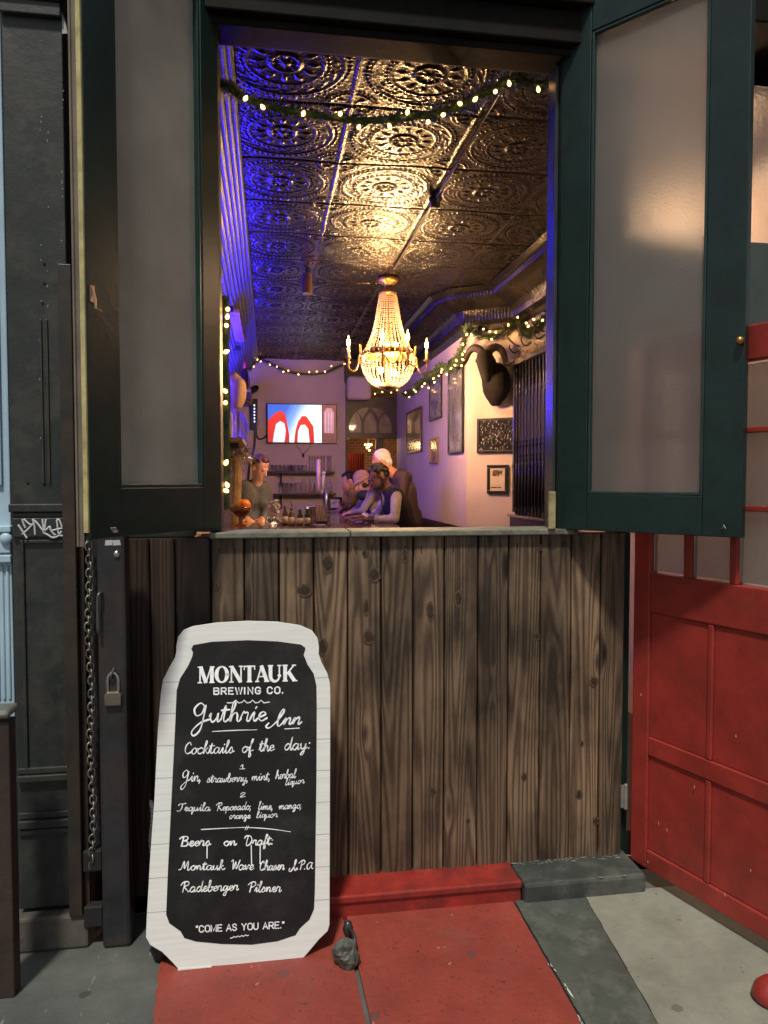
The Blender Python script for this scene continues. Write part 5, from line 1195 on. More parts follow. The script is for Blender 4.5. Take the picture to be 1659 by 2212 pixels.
for (u, v) in ((1122, 748), (1148, 732), (1176, 716)):
    p = PX(u, v, RN - .04); b = MB()
    b.tube(spline([p, p + Vector((-.05, 0, .02)), p + Vector((-.11, 0, .08)), p + Vector((-.10, 0, .14)), p + Vector((-.14, 0, .17))], 5), .008, 8); b.ell(p + Vector((-.145, 0, .175)), .014, n=8)
    b.tube(spline([p + Vector((0, 0, -.03)), p + Vector((-.05, 0, -.06)), p + Vector((-.09, 0, -.02)), p + Vector((-.085, 0, .01))], 5), .007, 8)
    b.build('hook', mat('dark_bronze', (.10, .05, .02), .4, metal=.8), ck, smooth=True)
# ------------------------------------------------------------------ garlands with fairy lights
GL = emat('fairy_light_glow', (1.0, .52, .15), 9)
NEED = mat('green_tinsel_needles', (.060, .10, .038), .5, var=.5, vs=30, bmp=0)
bulb_proto = None
def garland(label, path, bulbs, rad=.045, per=420, org=None):
    global bulb_proto
    P = spline(path, 10); r = thing('garland', label, 'garland', tuple(org or P[0]), 'garlands with fairy lights')
    b = MB(); L = sum((P[i + 1] - P[i]).length for i in range(len(P) - 1)); n = int(per * L * 2.2)
    b.tube(P, .014, 6)
    for i in range(n):
        t = random.random() * (len(P) - 1.001); k = int(t); p = P[k].lerp(P[k + 1], t - k); d = (P[k + 1] - P[k]).normalized()
        q = Vector((random.gauss(0, 1), random.gauss(0, 1), random.gauss(0, 1))); q = (q - d * q.dot(d) * .6).normalized()
        l = rad * random.uniform(.5, 1.2); w = d.cross(q).normalized() * .0042
        b.add([p + w, p - w, p + q * l - w * .4, p + q * l + w * .4], [(0, 1, 2, 3)])
    b.build('foliage', NEED, r)
    for c in bulbs:
        if bulb_proto is None:
            m_ = MB(); m_.lathe([(.002, -.010), (.006, -.006), (.0085, .0), (.006, .008), (.002, .014)], n=8); o = m_.build('fairy_bulb', GL, None, True, org=(0, 0, 0)); bulb_proto = o; o.parent = r; o.location = Vector(c) - wloc(r)
        else:
            o = bulb_proto.copy(); COL.objects.link(o); o.parent = r; o.location = Vector(c) - wloc(r)
        o.rotation_euler = (random.uniform(-1.2, 1.2), random.uniform(-1.2, 1.2), 0)
    return r
ga_y = .35
garland('evergreen garland with fairy lights draped across the top of the window', [PY(u, v, ga_y) for u, v in ((470, 178), (492, 188), (530, 212), (600, 234), (680, 248), (770, 260), (850, 258), (920, 248), (990, 230), (1045, 204), (1090, 178), (1120, 172), (1160, 182), (1225, 178))],
        [PY(u, v, ga_y - .04) for u, v in ((530, 213), (568, 232), (655, 246), (735, 246), (775, 275), (842, 274), (880, 243), (925, 263), (957, 248), (994, 224), (1026, 215), (1070, 198), (1100, 181), (1163, 194), (1208, 182))], .05, 560)
garland('evergreen garland with fairy lights sagging above the television', [PY(u, v, BY - .12) for u, v in ((540, 800), (548, 783), (566, 777), (590, 788), (625, 803), (665, 808), (705, 804), (735, 790), (762, 782))],
        [PY(u, v, BY - .18) for u, v in ((548, 792), (556, 777), (563, 781), (583, 788), (598, 792), (612, 803), (623, 801), (645, 809), (668, 804), (684, 803), (702, 803), (716, 791), (744, 786), (756, 783))], .055, 300)
garland('evergreen garland with fairy lights over the back doorway', [PY(u, v, BY - .16) for u, v in ((764, 842), (785, 848), (815, 846), (845, 848), (868, 842))],
        [PY(u, v, BY - .21) for u, v in ((776, 846), (787, 849), (800, 845), (810, 851), (826, 847), (845, 848), (858, 843))], .05, 300)
gp = [PX(u, v, RW - .08) for u, v in ((873, 852), (890, 846), (905, 828), (918, 822), (926, 812), (940, 806), (950, 790), (968, 796), (982, 788), (992, 768), (1003, 735), (1008, 712))] + [PL(u, v, JOGP[0] + jn * .08, jn) for u, v in ((1022, 716), (1045, 729), (1075, 724), (1100, 708))] + [PX(u, v, RN - .08) for u, v in ((1122, 700), (1132, 718), (1150, 716), (1172, 692), (1190, 672), (1206, 650))]
gbul = [PX(u, v, RW - .13) for u, v in ((876, 848), (884, 858), (894, 842), (898, 846), (912, 835), (917, 829), (926, 838), (936, 818), (938, 826), (948, 812), (953, 804), (965, 809), (955, 798), (974, 796), (983, 789), (990, 792), (986, 779), (997, 790), (1000, 777), (999, 766), (1004, 759), (1000, 744), (1008, 723), (1018, 724))] + [PL(u, v, JOGP[0] + jn * .13, jn) for u, v in ((1044, 711), (1058, 716), (1062, 733), (1071, 718), (1098, 702))] + [PX(u, v, RN - .13) for u, v in ((1118, 686), (1137, 698), (1141, 705), (1153, 690), (1172, 692), (1190, 664), (1202, 645))]
garland('long evergreen garland with fairy lights along the side wall, over the ram head', gp, gbul, .055, 300)
garland('evergreen garland with fairy lights hanging down the left window jamb', [PY(u, v, .26) for u, v in ((486, 640), (489, 700), (486, 780), (490, 850), (488, 930), (490, 1000), (487, 1060), (490, 1100))],
        [PY(u, v, .22) for u, v in ((492, 668), (491, 685), (489, 703), (488, 760), (487, 845), (487, 870), (488, 1000), (491, 1048), (489, 1060))], .035, 260)

# ------------------------------------------------------------------ bottle shelves on the left wall
SHW = mat('honey_shelf_wood', (.22, .13, .06), .45, var=.3)
def lshelf(label, u, v, w_in, y_end, x_edge):
    c = PX(u, v, x_edge); r = thing('bottle_shelf', label, 'shelf', (x_edge, c.y, c.z), 'bottle shelves on the left wall')
    b = MB(); b.box(LW + .001, x_edge, c.y, y_end, c.z - .03, c.z); b.build('board', SHW, r, bev=.003)
    for yy in (c.y + .25, y_end - .25):
        b = MB(); b.box(LW + .001, x_edge - .04, yy, yy + .02, c.z - .08, c.z - .0305); b.build('bracket', IRON, r)
    return r, c
s1, c1_ = lshelf('topmost bottle shelf on the left wall, under the blue lit cove', 527, 732, 0, 3.9, -.24)
s2, c2_ = lshelf('middle bottle shelf on the left wall with the dark wine bottle', 541, 840, 0, 6.6, -.19)
s3, c3_ = lshelf('lowest bottle shelf on the left wall stacked with glassware', 524, 945, 0, 6.4, -.20)
b = MB(); b.box(LW + .001, LW + .03, c1_.y + .1, 6.8, c3_.z - .1, c1_.z - .04)
tag(b.build('shelf_back_panel', mat('pale_shelf_back', (.5, .5, .55), .45, var=.1)), 'pale backing panel behind the bottle shelves, lit saturated blue', 'panel')
def bottle(label, p, prof, col, cap=None, capm=None, group=None, s=1, tr=.75):
    r = thing('bottle', label, 'bottle', tuple(p), group); mt = mat('bottle_%.2f_%.2f_%.2f' % col, col, .08, var=.1, bmp=0, trans=tr, coat=.3)
    b = MB(); b.lathe([(a * s, z * s) for a, z in prof], p, 18); b.build('glass_body', mt, r, smooth=True)
    if cap: b = MB(); b.lathe([(a * s, z * s) for a, z in cap], p, 14); b.build('stopper', capm, r, smooth=True)
    return r
WINE = [(.036, .0), (.038, .01), (.038, .18), (.034, .205), (.016, .235), (.014, .25), (.014, .31)]
DECN = [(.06, .0), (.075, .01), (.075, .10), (.055, .13), (.028, .14), (.025, .16)]
bottle('squat amber decanter with a round stopper on the topmost shelf', (-.31, c1_.y + .10, c1_.z + .001), DECN, (.45, .13, .05), [(.02, .16), (.03, .18), (.024, .205), (.004, .215)], mat('amber_stopper', (.4, .12, .05), .15), s=1.15)
bottle('dark wine bottle with a red capsule on the middle shelf', (-.255, c2_.y + .12, c2_.z + .001), WINE, (.02, .008, .008), [(.0155, .245), (.0155, .315), (.012, .318)], mat('red_capsule', (.5, .03, .02), .4), tr=.1)
for k in range(9):
    bottle('slim clear spirit bottle on the middle shelf behind the wine bottle', (-.27 + .03 * (k % 2), c2_.y + .32 + k * .22, c2_.z + .001), WINE, random.choice(((.55, .5, .5), (.5, .3, .12), (.25, .3, .35))), None, None, 'spirit bottles on the middle shelf', s=random.uniform(.82, .98), tr=.85)
put = None
for k in range(12):
    loc = (-.235 - .05 * (k % 2), c3_.y + .06 + k * .17, c3_.z + .001)
    if put is None:
        put = glass_mb('tall', 1.1).build('tall_glass', GLASS, smooth=True, org=(0, 0, 0)); put.location = loc; tag(put, 'tall clear glass lined up along the lowest left shelf', 'glass', 'glasses on the lowest left shelf')
    else: copy_tree(put, loc)
for k, lab in enumerate(('pale purple lit carton at the front of the lowest left shelf', )):
    b = MB(); b.box(-.40, -.285, c3_.y + .03, c3_.y + .15, c3_.z + .001, c3_.z + .20); b.box(-.402, -.283, c3_.y + .028, c3_.y + .152, c3_.z + .07, c3_.z + .11)
    tag(b.build('carton', mat('pale_carton', (.55, .45, .5), .5, stain=(.5, .36, .18), ss=9), bev=.003), lab, 'carton')
q = PX(513, 852, -.25); b = MB(); b.ell(q + Vector((0, 0, 0)), (.075, .09, .15), Quaternion((0, 1, 0), .15), 18); b.ell(q + Vector((-.03, 0, .13)), (.05, .06, .06), n=10)
remesh(b, 'tan_hanging_gourd', mat('tan_hide', (.30, .18, .08), .7, var=.2, bmp=.3), None, .012, 3); tag(COL.objects[-1], 'tan rounded gourd hanging in front of the middle shelf', 'gourd')
q = PX(553, 842, -.15); sc = thing('security_camera', 'small dark security camera poking out beside the middle shelf', 'camera', tuple(q))
b = MB(); b.tube([q + Vector((-.09, .05, -.03)), q + Vector((.0, -.02, .02))], .045, 14); b.build('housing', mat('dark_grey_plastic', (.03, .03, .032), .4), sc)
b = MB(); b.tube([q + Vector((0.001, -.021, .021)), q + Vector((.018, -.035, .03))], .030, 14); b.build('lens', mat('camera_lens', (.005, .005, .006), .05, coat=1), sc)
b = MB(); b.tube([q + Vector((-.09, .05, -.03)), q + Vector((-.25, .12, -.03))], .015, 8); b.build('mount', IRON, sc)
q = PY(548, 892, BY - .06); pw = thing('power_strip', 'upright black power strip with tiny white lights beside the television', 'power strip', tuple(q))
b = MB(); b.box(q.x - .05, q.x + .05, BY - .06, BY - .001, q.z - .24, q.z + .20); b.build('housing', mat('black_plastic', (.01, .01, .011), .3), pw, bev=.008)
for k in range(6):
    b = MB(); b.ell((q.x + .01, BY - .062, q.z - .12 + k * .045), .010, n=6); b.build('indicator', emat('indicator_glow', (.7, .85, 1), 3), pw)
cbz = MB(); cbz.tube(spline([PY(u, v, BY - .03) for u, v in ((552, 925), (556, 945), (566, 948), (577, 940))], 6), .012); cbz.tube(spline([PY(u, v, BY - .04) for u, v in ((552, 925), (550, 960), (545, 985), (540, 1000), (536, 1040))], 6), .014)
tag(cbz.build('cable', mat('black_plastic', (.01, .01, .011), .3), smooth=True), 'black cables running down the back wall left of the television', 'cable')
q = PX(520, 985, -.25)
pl = thing('tinsel_bush', 'silvery tinsel and dry leaf decoration below the lowest left shelf', 'decoration', tuple(q))
b = MB()
for i in range(420):
    d = Vector((random.gauss(0, 1), random.gauss(0, 1), random.gauss(0, 1))).normalized(); p = q + d * random.random() ** .5 * .14; w = d.orthogonal().normalized() * .006; l = Vector((random.gauss(0, 1), random.gauss(0, 1), random.gauss(0, 1))).normalized() * .035
    b.add([p - w, p + w, p + w * .3 + l, p - w * .3 + l], [(0, 1, 2, 3)])
b.build('leaves', mat('silver_tinsel', (.35, .32, .28), .25, metal=.7, var=.5, vs=20, bmp=0), pl)
b = MB(); b.tube([q + Vector((-.06, 0, -.9)), q + Vector((-.03, 0, 0))], .045, 10); b.build('stem', mat('gilded_bark', (.24, .16, .08), .5, var=.4, bmp=.8, bs=30), pl)

wl_ = thing('work_light', 'unseen warm light added under the inner edge of the bar to light the bartender', 'lamp', (.05, 4.24, 1.08))  # unseen light, added to brighten the bartender from below
b = MB(); b.box(-.15, .25, 4.215, 4.255, 1.085, 1.10); b.build('housing', IRON, wl_)
b = MB(); b.box(-.14, .24, 4.222, 4.25, 1.078, 1.0845); b.build('diffuser', emat('work_light_glow', (1.0, .72, .45), 6), wl_)
light('added_bar_glow', 'POINT', (.05, 4.32, 1.12), 3.2, (1.0, .68, .42), wl_, .06)
# ------------------------------------------------------------------ things on the bar
bz = BZ + .001
def B(u, v): return PZ(u, v, bz)
q = B(519, 1135); fb_ = thing('fruit_bowl', 'amber glass footed bowl holding the orange', 'bowl', tuple(q))
b = MB(); b.lathe([(.05, 0), (.052, .008), (.015, .02), (.014, .07), (.05, .09), (.09, .12), (.098, .155), (.094, .155), (.085, .122), (.04, .095), (.004, .09)], q, 24); b.build('bowl', mat('amber_glass', (.35, .14, .05), .08, trans=.7, bmp=.3, bs=40), fb_, smooth=True)
def ball(name, label, cat, p, r, m): 
    b = MB(); b.ell(p, r, n=20); return tag(b.build(name, m, smooth=True), label, cat)
ball('orange', 'bright orange fruit sitting in the amber footed bowl', 'orange', q + Vector((.035, 0, .17)), .056, mat('orange_peel', (.75, .20, .02), .42, var=.1, bmp=.5, bs=120))
ball('lime', 'dim yellow green fruit beside the orange in the footed bowl', 'fruit', q + Vector((-.05, .01, .145)), .038, mat('lime_peel', (.16, .12, .03), .4, bmp=.4))
q = B(592, 1131); jr = thing('glass_jar', 'tall glass jar of ice and cut fruit on the bar', 'jar', tuple(q))
b = MB(); b.lathe([(.058, 0), (.062, .01), (.062, .17), (.056, .19), (.052, .20), (.048, .20), (.056, .17), (.056, .012), (.004, .01)], q, 22); b.build('jar_glass', GLASS, jr, smooth=True)
b = MB()
for i in range(60):
    a = random.random() * 6.28; rr3 = random.random() ** .5 * .045; c = q + Vector((rr3 * math.cos(a), rr3 * math.sin(a), .03 + random.random() * .14)); s = random.uniform(.008, .014)
    M = Matrix.Translation(c) @ Matrix.Rotation(random.random() * 3, 4, 'Z') @ Matrix.Rotation(random.random() * 3, 4, 'X'); b.box(-s, s, -s, s, -s, s, M)
b.build('ice_cubes', mat('cloudy_ice', (.62, .58, .62), .2, bmp=0), jr)
b = MB(); b.lathe([(.05, .2005), (.05, .212), (.004, .216)], q, 18); b.build('lid', STEEL, jr, smooth=True)
LABEL = mat('cream_bottle_label', (.62, .52, .36), .6, var=.15, vs=30)
for (u, v, w, hh_, lab, col, capc) in ((616, 1133, .022, .14, 'small bitters bottle with a paper label, leftmost of the four on the bar', (.05, .03, .03), (.25, .08, .04)), (630, 1134, .026, .13, 'cream labelled sauce bottle with a pour spout on the bar', (.12, .08, .05), (.15, .10, .05)), (648, 1134, .025, .115, 'small green topped bottle between the cream labelled ones on the bar', (.02, .06, .02), (.03, .12, .03)), (664, 1134, .025, .12, 'brown topped labelled bottle, rightmost of the four on the bar', (.08, .04, .03), (.10, .05, .03))):
    q = B(u, v); r = thing('bottle', lab, 'bottle', tuple(q), 'little bottles on the bar')
    b = MB(); b.lathe([(w, 0), (w * 1.03, .004), (w * 1.03, hh_ * .72), (w * .5, hh_ * .85), (w * .45, hh_)], q, 16); b.build('glass_body', mat('smallbottle_%.2f' % (col[0] + col[1] * 3), col, .15, trans=.2), r, smooth=True)
    b = MB(); b.lathe([(w * 1.06, .012), (w * 1.06, hh_ * .52)], q, 18); b.build('label', LABEL, r, smooth=True)
    b = MB(); b.lathe([(w * .56, hh_ * .98), (w * .56, hh_ * 1.16), (w * .3, hh_ * 1.2)], q, 12); b.build('cap', mat('cap_%.2f_%.2f' % capc[:2], capc, .45), r, smooth=True)
q = B(631, 1132); b = MB(); b.tube([q + Vector((0, 0, .155)), q + Vector((-.004, 0, .19)), q + Vector((-.001, 0, .21))], [.006, .004, .002], 8); tag(b.build('pour_spout', BRASS, smooth=True), 'thin metal pour spout on top of the cream labelled sauce bottle', 'pour spout')
q = B(672, 1124); b = MB(); b.lathe([(.04, 0), (.048, .01), (.062, .13), (.065, .135), (.059, .133), (.044, .012), (.004, .01)], q, 22); tag(b.build('mixing_tin', STEEL, smooth=True), 'steel mixing tin behind the little bottles on the bar', 'mixing tin')
q = B(694, 1130); nk = thing('napkin_holder', 'gold edged holder packed with napkins and straws on the bar', 'napkin holder', tuple(q))
b = MB(); b.box(q.x - .05, q.x + .055, q.y - .04, q.y + .04, bz, bz + .02); b.build('tray', mat('dark_tray', (.02, .015, .012), .4), nk)
for k in range(5):
    M = Matrix.Translation((q.x - .035 + k * .018, q.y, bz + .02)) @ Matrix.Rotation(-.06 + .05 * k, 4, 'Y'); b = MB(); b.box(-.007, .007, -.03, .03, .0005, .15 - .006 * k, M); b.build('napkin_stack', mat('gilt_paper', (.42, .28, .12), .4, metal=.3, vs=30), nk)
q = B(690, 1134); b = MB(); b.lathe([(.055, .001), (.055, .003)], q + Vector((0, 0, .0)), 20); tag(b.build('paper_coaster', mat('white_napkin', (.6, .5, .55), .7)), 'white paper coaster on the bar in front of the napkin holder', 'coaster')
q = B(705, 1112); tp_ = thing('beer_tap', 'steel beer tap with a tall pale pink handle', 'beer tap', tuple(q))
b = MB(); b.tube([q, q + Vector((0, 0, .30))], .022, 12); b.tube([q + Vector((0, 0, .26)), q + Vector((-.05, -.02, .27)), q + Vector((-.05, -.02, .2))], .012, 8); b.lathe([(.05, 0), (.05, .012), (.025, .02)], q, 16); b.build('tower', STEEL, tp_, smooth=True)
hp = PY(688, 1060, q.y); ht_ = PY(688, 992, q.y); b = MB(); b.tube([hp, hp.lerp(ht_, .5), ht_], [.018, .026, .024], 12); b.build('handle', mat('pale_pink_handle', (.62, .42, .42), .35), tp_, smooth=True)
hp = PY(697, 1060, q.y); ht_ = PY(699, 1022, q.y); b = MB(); b.tube([hp, ht_], [.014, .018], 10); b.ell(ht_, .028, n=10); b.build('handle', mat('grey_tap_knob', (.45, .40, .42), .35), tp_, smooth=True)
q = B(722, 1104); bp = thing('framed_print', 'small black framed photograph standing at the far end of the bar', 'picture frame', tuple(q))
A, D = PY(709, 1074, q.y), PY(739, 1102, q.y); b = MB(); b.box(A.x, D.x, q.y, q.y + .02, D.z, A.z); b.build('frame', BLK, bp, bev=.004)
b = MB(); b.box(A.x + .03, D.x - .03, q.y - .003, q.y - .0005, D.z + .03, A.z - .03); b.build('print', art('small_bw_print', [(.3, (.05, .05, .05)), (.55, (.45, .42, .4)), (.7, (.6, .56, .52))], 14), bp)
COCK = mat('pink_cocktail', (.55, .10, .06), .1, trans=.4)
for (u, v, lab) in ((739, 1108, 'stemmed coupe glass with a pink drink on the bar'), (752, 1112, 'empty stemmed coupe glass nearer the drinkers on the bar')):
    q = B(u, v); r = thing('coupe_glass', lab, 'glass', tuple(q), 'coupe glasses on the bar')
    b = MB(); b.lathe([(.032, 0), (.03, .003), (.004, .006), (.0035, .08), (.02, .09), (.045, .115), (.05, .135), (.048, .135), (.042, .116), (.004, .093)], q, 18); b.build('glass', GLASS, r, smooth=True)
    if u == 739: b = MB(); b.lathe([(.004, .095), (.018, .095), (.040, .116), (.044, .124), (.004, .124)], q, 18); b.build('drink', COCK, r, smooth=True)

# ------------------------------------------------------------------ people
SKINS = {}
def skin(n, c): return mat('skin_' + n, c, .5, var=.08, vs=20, bmp=.08, bs=120)
def headset(c, f, up, s=1.0):
    """ellipsoids of a head, plus its local frame"""
    f = Vector(f).normalized(); up = Vector(up); up = (up - f * up.dot(f)).normalized(); r = f.cross(up)
    M = Matrix.Identity(3)
    for i in range(3): M[i][0], M[i][1], M[i][2] = r[i], f[i], up[i]
    q = M.to_quaternion()
    def L(x, y, z): return Vector(c) + (r * x + f * y + up * z) * s
    return q, L
def add_head(b, q, L, s=1.0):
    b.ell(L(0, -.012, .035), (.074 * s, .094 * s, .085 * s), q, 18)       # cranium
    b.ell(L(0, .028, -.035), (.058 * s, .066 * s, .080 * s), q, 16)       # face
    b.ell(L(0, .062, -.088), (.030 * s, .026 * s, .024 * s), q, 10)       # chin
    b.cap(L(0, .088, -.002), L(0, .108, -.034), .010 * s, .015 * s, 8)    # nose
    b.ell(L(0, .084, -.062), (.024 * s, .012 * s, .010 * s), q, 8)        # lips
    b.ell(L(0, .082, .018), (.045 * s, .012 * s, .010 * s), q, 8)         # brow
    for k in (-1, 1): b.ell(L(.074 * k, -.012, -.012), (.011 * s, .022 * s, .034 * s), q, 10)
def add_hand(b, wrist, d, up, s=1.0, curl=.5):
    d = Vector(d).normalized(); up = Vector(up); up = (up - d * up.dot(d)).normalized(); w = d.cross(up)
    p = Vector(wrist) + d * .05 * s
    Mq = Matrix.Identity(3)
    for i in range(3): Mq[i][0], Mq[i][1], Mq[i][2] = d[i], w[i], up[i]
    b.ell(p, (.05 * s, .042 * s, .016 * s), Mq.to_quaternion(), 12)
    for k, l in enumerate((.066, .075, .070, .055)):
        o = p + d * .040 * s + w * (.030 - .020 * k) * s; m1 = o + (d * math.cos(curl * .5) - up * math.sin(curl * .5)) * l * .5 * s; m2 = m1 + (d * math.cos(curl * 1.4) - up * math.sin(curl * 1.4)) * l * .5 * s
        b.cap(o, m1, .0095 * s, .009 * s, 8); b.cap(m1, m2, .009 * s, .0075 * s, 8)
    o = p + w * .038 * s - d * .015 * s; m1 = o + (d * .7 + w * .7) * .035 * s; b.cap(o, m1, .011 * s, .010 * s, 8); b.cap(m1, m1 + (d * .95 - up * .3) * .03 * s, .010 * s, .008 * s, 8)
def person(label, J, facing, look, up, skinm, topm, trous, hair=None, sleeve=1.0, build=1.0, s=1.0, cat='person', group=None, extra=None, vest=None, hs=1.0):
    """J: head, neck, chest, pelvis, shoulders S0/S1, elbows E0/E1, wrists W0/W1 (world points)"""
    V = {k: Vector(v) for k, v in J.items()}
    fy = Vector(facing).normalized(); side = Vector((fy.y, -fy.x, 0))
    pel = V['pelvis']; r = thing('person', label, cat, (pel.x, pel.y, FZ), group)
    q, L = headset(V['head'], look, up, s * hs)
    legs = []
    for k in (-1, 1):
        h = pel + side * .09 * k - Vector((0, 0, .05)); kn = Vector((h.x + fy.x * .04, h.y + fy.y * .04, FZ + .50)); an = Vector((h.x, h.y, FZ + .09)); legs.append((h, kn, an))
    def torso(b, g=0.0):
        w = build
        b.cap(V['S0'].lerp(V['S1'], .12), V['S0'].lerp(V['S1'], .88), .072 * w + g, n=14)
        c = V['chest']
        for k in (-1, 1): b.cap(c + side * .075 * k * w, pel + side * .065 * k * w, .105 * w + g, .10 * w + g, 14)
        mid_ = V['S0'].lerp(V['S1'], .5)
        for k in (-1, 1): b.cap(mid_ + side * .07 * k * w - Vector((0, 0, .03)), c + side * .07 * k * w, .085 * w + g, .105 * w + g, 14)
        b.cap(mid_ + (V['neck'] - mid_) * .0, V['neck'].lerp(mid_, .45), .075 * w + g, .055 + g, 12)
    def arm(b, i, t1=1.0, g=0.0):
        S_, E_, W_ = V['S%d' % i], V['E%d' % i], V['W%d' % i]
        b.cap(S_, E_, .055 * build + g, .043 + g, 12)
        if t1 > 0: b.cap(E_, E_.lerp(W_, t1), .043 + g, .043 + g + (.028 - .043) * t1, 12)
    b = MB(); add_head(b, q, L, s * hs); b.cap(V['neck'].lerp(V['S0'].lerp(V['S1'], .5), .4), V['neck'], .06, .054, 12); b.cap(V['neck'], L(0, -.03, -.05), .052, .05, 12)
    torso(b, -.016)
    for i in (0, 1):
        arm(b, i, 1.0, -.010); d = V['W%d' % i] - V['E%d' % i]; b.cap(V['W%d' % i] - d.normalized() * .03, V['W%d' % i] + d.normalized() * .02, .026, .024, 10); add_hand(b, V['W%d' % i], J.get('D%d' % i, d), J.get('U%d' % i, (0, 0, 1)), 1.0)
    for h, kn, an in legs:
        b.cap(h, kn, .075, .052, 12); b.cap(kn, an, .050, .036, 12); b.cap(an - Vector((0, 0, .05)), an + fy * .16 - Vector((0, 0, .055)), .036, .03, 10)
    remesh(b, 'body', skinm, r, .0068, 4)
    b = MB(); torso(b)
    for i in (0, 1): arm(b, i, sleeve)
    b.cap(pel, pel - Vector((0, 0, .06)), .15 * build, .15 * build, 14)
    remesh(b, 'shirt', topm, r, .010, 3)
    for i in (0, 1):
        if sleeve < 1: 
            E_, W_ = V['E%d' % i], V['W%d' % i]; d = (W_ - E_); c0 = E_.lerp(W_, sleeve - .08); c1 = E_.lerp(W_, sleeve + .02); b = MB(); b.tube([c0, c1], .046, 12); b.build('cuff', topm, r, smooth=True)
    b = MB(); b.cap(pel + side * .06, pel - side * .06, .118, .118, 14)
    for h, kn, an in legs: b.cap(h, kn, .090, .065, 12); b.cap(kn, an, .064, .052, 12)
    remesh(b, 'trousers', trous, r, .012, 3)
    for k in (-1, 1):
        b = MB(); b.ell(L(.030 * k, .078, -.002), (.012 * s, .006, .007 * s), q, 8); b.build('eye', mat('dark_eye', (.015, .01, .01), .15), r, smooth=True)
    if hair:
        m_, kind = hair; b = MB()
        if kind == 'short':
            for i in range(330):
                a = random.uniform(0, 2 * PI); e = random.uniform(-.6, 1.5); p = Vector((math.cos(a) * math.cos(e), math.sin(a) * math.cos(e), math.sin(e)))
                if (p.y > .50 and p.z < .60) or (p.y > -.15 and p.z < .12): continue
                b.ell(L(p.x * .076, -.012 + p.y * .096, .035 + p.z * .087), random.uniform(.009, .020) * s, n=6)
            b.ell(L(0, -.030, .045), (.072 * s, .080 * s, .078 * s), q, 14)
        elif kind == 'fringe':
            b.ell(L(0, -.022, .042), (.079 * s, .094 * s, .088 * s), q, 16); b.ell(L(0, -.07, -.02), (.062 * s, .045 * s, .06 * s), q, 12)
        elif kind == 'cap':
            b.ell(L(0, -.012, .052), (.081 * s, .101 * s, .090 * s), q, 16); [b.ell(L(.080 * math.cos(t), -.010 + .100 * math.sin(t), .030), .016, n=8) for t in [2 * PI * k / 30 for k in range(30)]]
        remesh(b, 'hair' if kind != 'cap' else 'knit_cap', m_, r, .006, 2 if kind != 'short' else 1)
    if vest:
        b = MB(); torso(b, .014); b.cap(pel, pel - Vector((0, 0, .10)), .165 * build, .16 * build, 14); remesh(b, 'vest', vest, r, .010, 3)
    if extra: extra(r, q, L, V, side, fy, torso, arm)
    return r
JEAN = mat('dark_denim', (.02, .022, .03), .8); 
# bartender behind the bar
y = 4.62
def P_(u, v, yy): return tuple(PY(u, v, yy))
def beard(m_):
    def f(r, q, L, V, *a):
        b = MB(); b.ell(L(0, .050, -.072), (.050, .044, .036), q, 12); b.ell(L(0, .02, -.06), (.058, .05, .04), q, 12); remesh(b, 'beard', m_, r, .006, 2)
    return f
person('young bartender with short reddish hair in a dark grey long sleeved top, looking down', dict(head=P_(562, 1011, y - .05), neck=P_(556, 1036, y), S0=P_(524, 1053, y - .02), S1=P_(574, 1053, y + .10), chest=P_(549, 1080, y + .02), pelvis=P_(545, 1128, y + .06), E0=P_(510, 1090, y - .05), E1=P_(582, 1088, y + .05), W0=P_(533, 1118, y - .25), W1=P_(566, 1119, y - .22)),
       (.45, -.9, 0), (.62, -.72, -.42), (.15, -.1, 1), skin('fair', (.58, .30, .20)), mat('charcoal_jersey', (.075, .08, .10), .85, bmp=.3, bs=200), JEAN, (mat('reddish_brown_hair', (.085, .038, .020), .7, bmp=1, bs=80), 'short'), build=1.06, hs=.98)
# man in vest, bearded, leaning on the bar
y = 4.15
def vest_extra(r, q, L, V, side, fy, torso, arm):
    beard(mat('greying_beard', (.09, .07, .065), .8))(r, q, L, V)
    b = MB(); m0 = V['S0'].lerp(V['S1'], .5); b.tube([V['neck'] + side * .05 + fy * .02, m0 + fy * .085 + Vector((0, 0, -.02)), V['chest'] + fy * .125], .012, 8); b.build('shirt_placket', mat('cream_shirt', (.46, .36, .22), .8), r, smooth=True)
person('bearded man in a dark vest over a cream shirt, forearms on the bar', dict(head=P_(818, 1031, y), neck=P_(832, 1050, y + .02), S0=P_(856, 1072, y - .16), S1=P_(840, 1068, y + .20), chest=P_(856, 1092, y + .02), pelvis=P_(872, 1140, y + .05), E0=P_(853, 1121, y - .26), E1=P_(812, 1118, y + .22), W0=P_(799, 1122, y - .16), W1=P_(778, 1117, y + .10), D0=(-1, .25, .05), D1=(-1, -.1, .05)),
       (-1, -.12, 0), (-.93, -.22, -.42), (-.35, 0, 1), skin('brown', (.20, .095, .055)), mat('cream_shirt', (.62, .54, .40), .8, bmp=.6, bs=18), JEAN, (mat('black_curly_hair', (.012, .010, .010), .8, bmp=1, bs=60), 'short'), sleeve=.72, build=1.02, vest=None, hs=1.0, extra=lambda r, q, L, V, side, fy, torso, arm: (vest_extra(r, q, L, V, side, fy, torso, arm), (lambda b: (torso(b, .012), b.cap(V['pelvis'], V['pelvis'] - Vector((0, 0, .10)), .165, .16, 14), remesh(b, 'vest', mat('dark_wool_vest', (.030, .022, .026), .85, bmp=.5, bs=90), r, .010, 3)))(MB())))
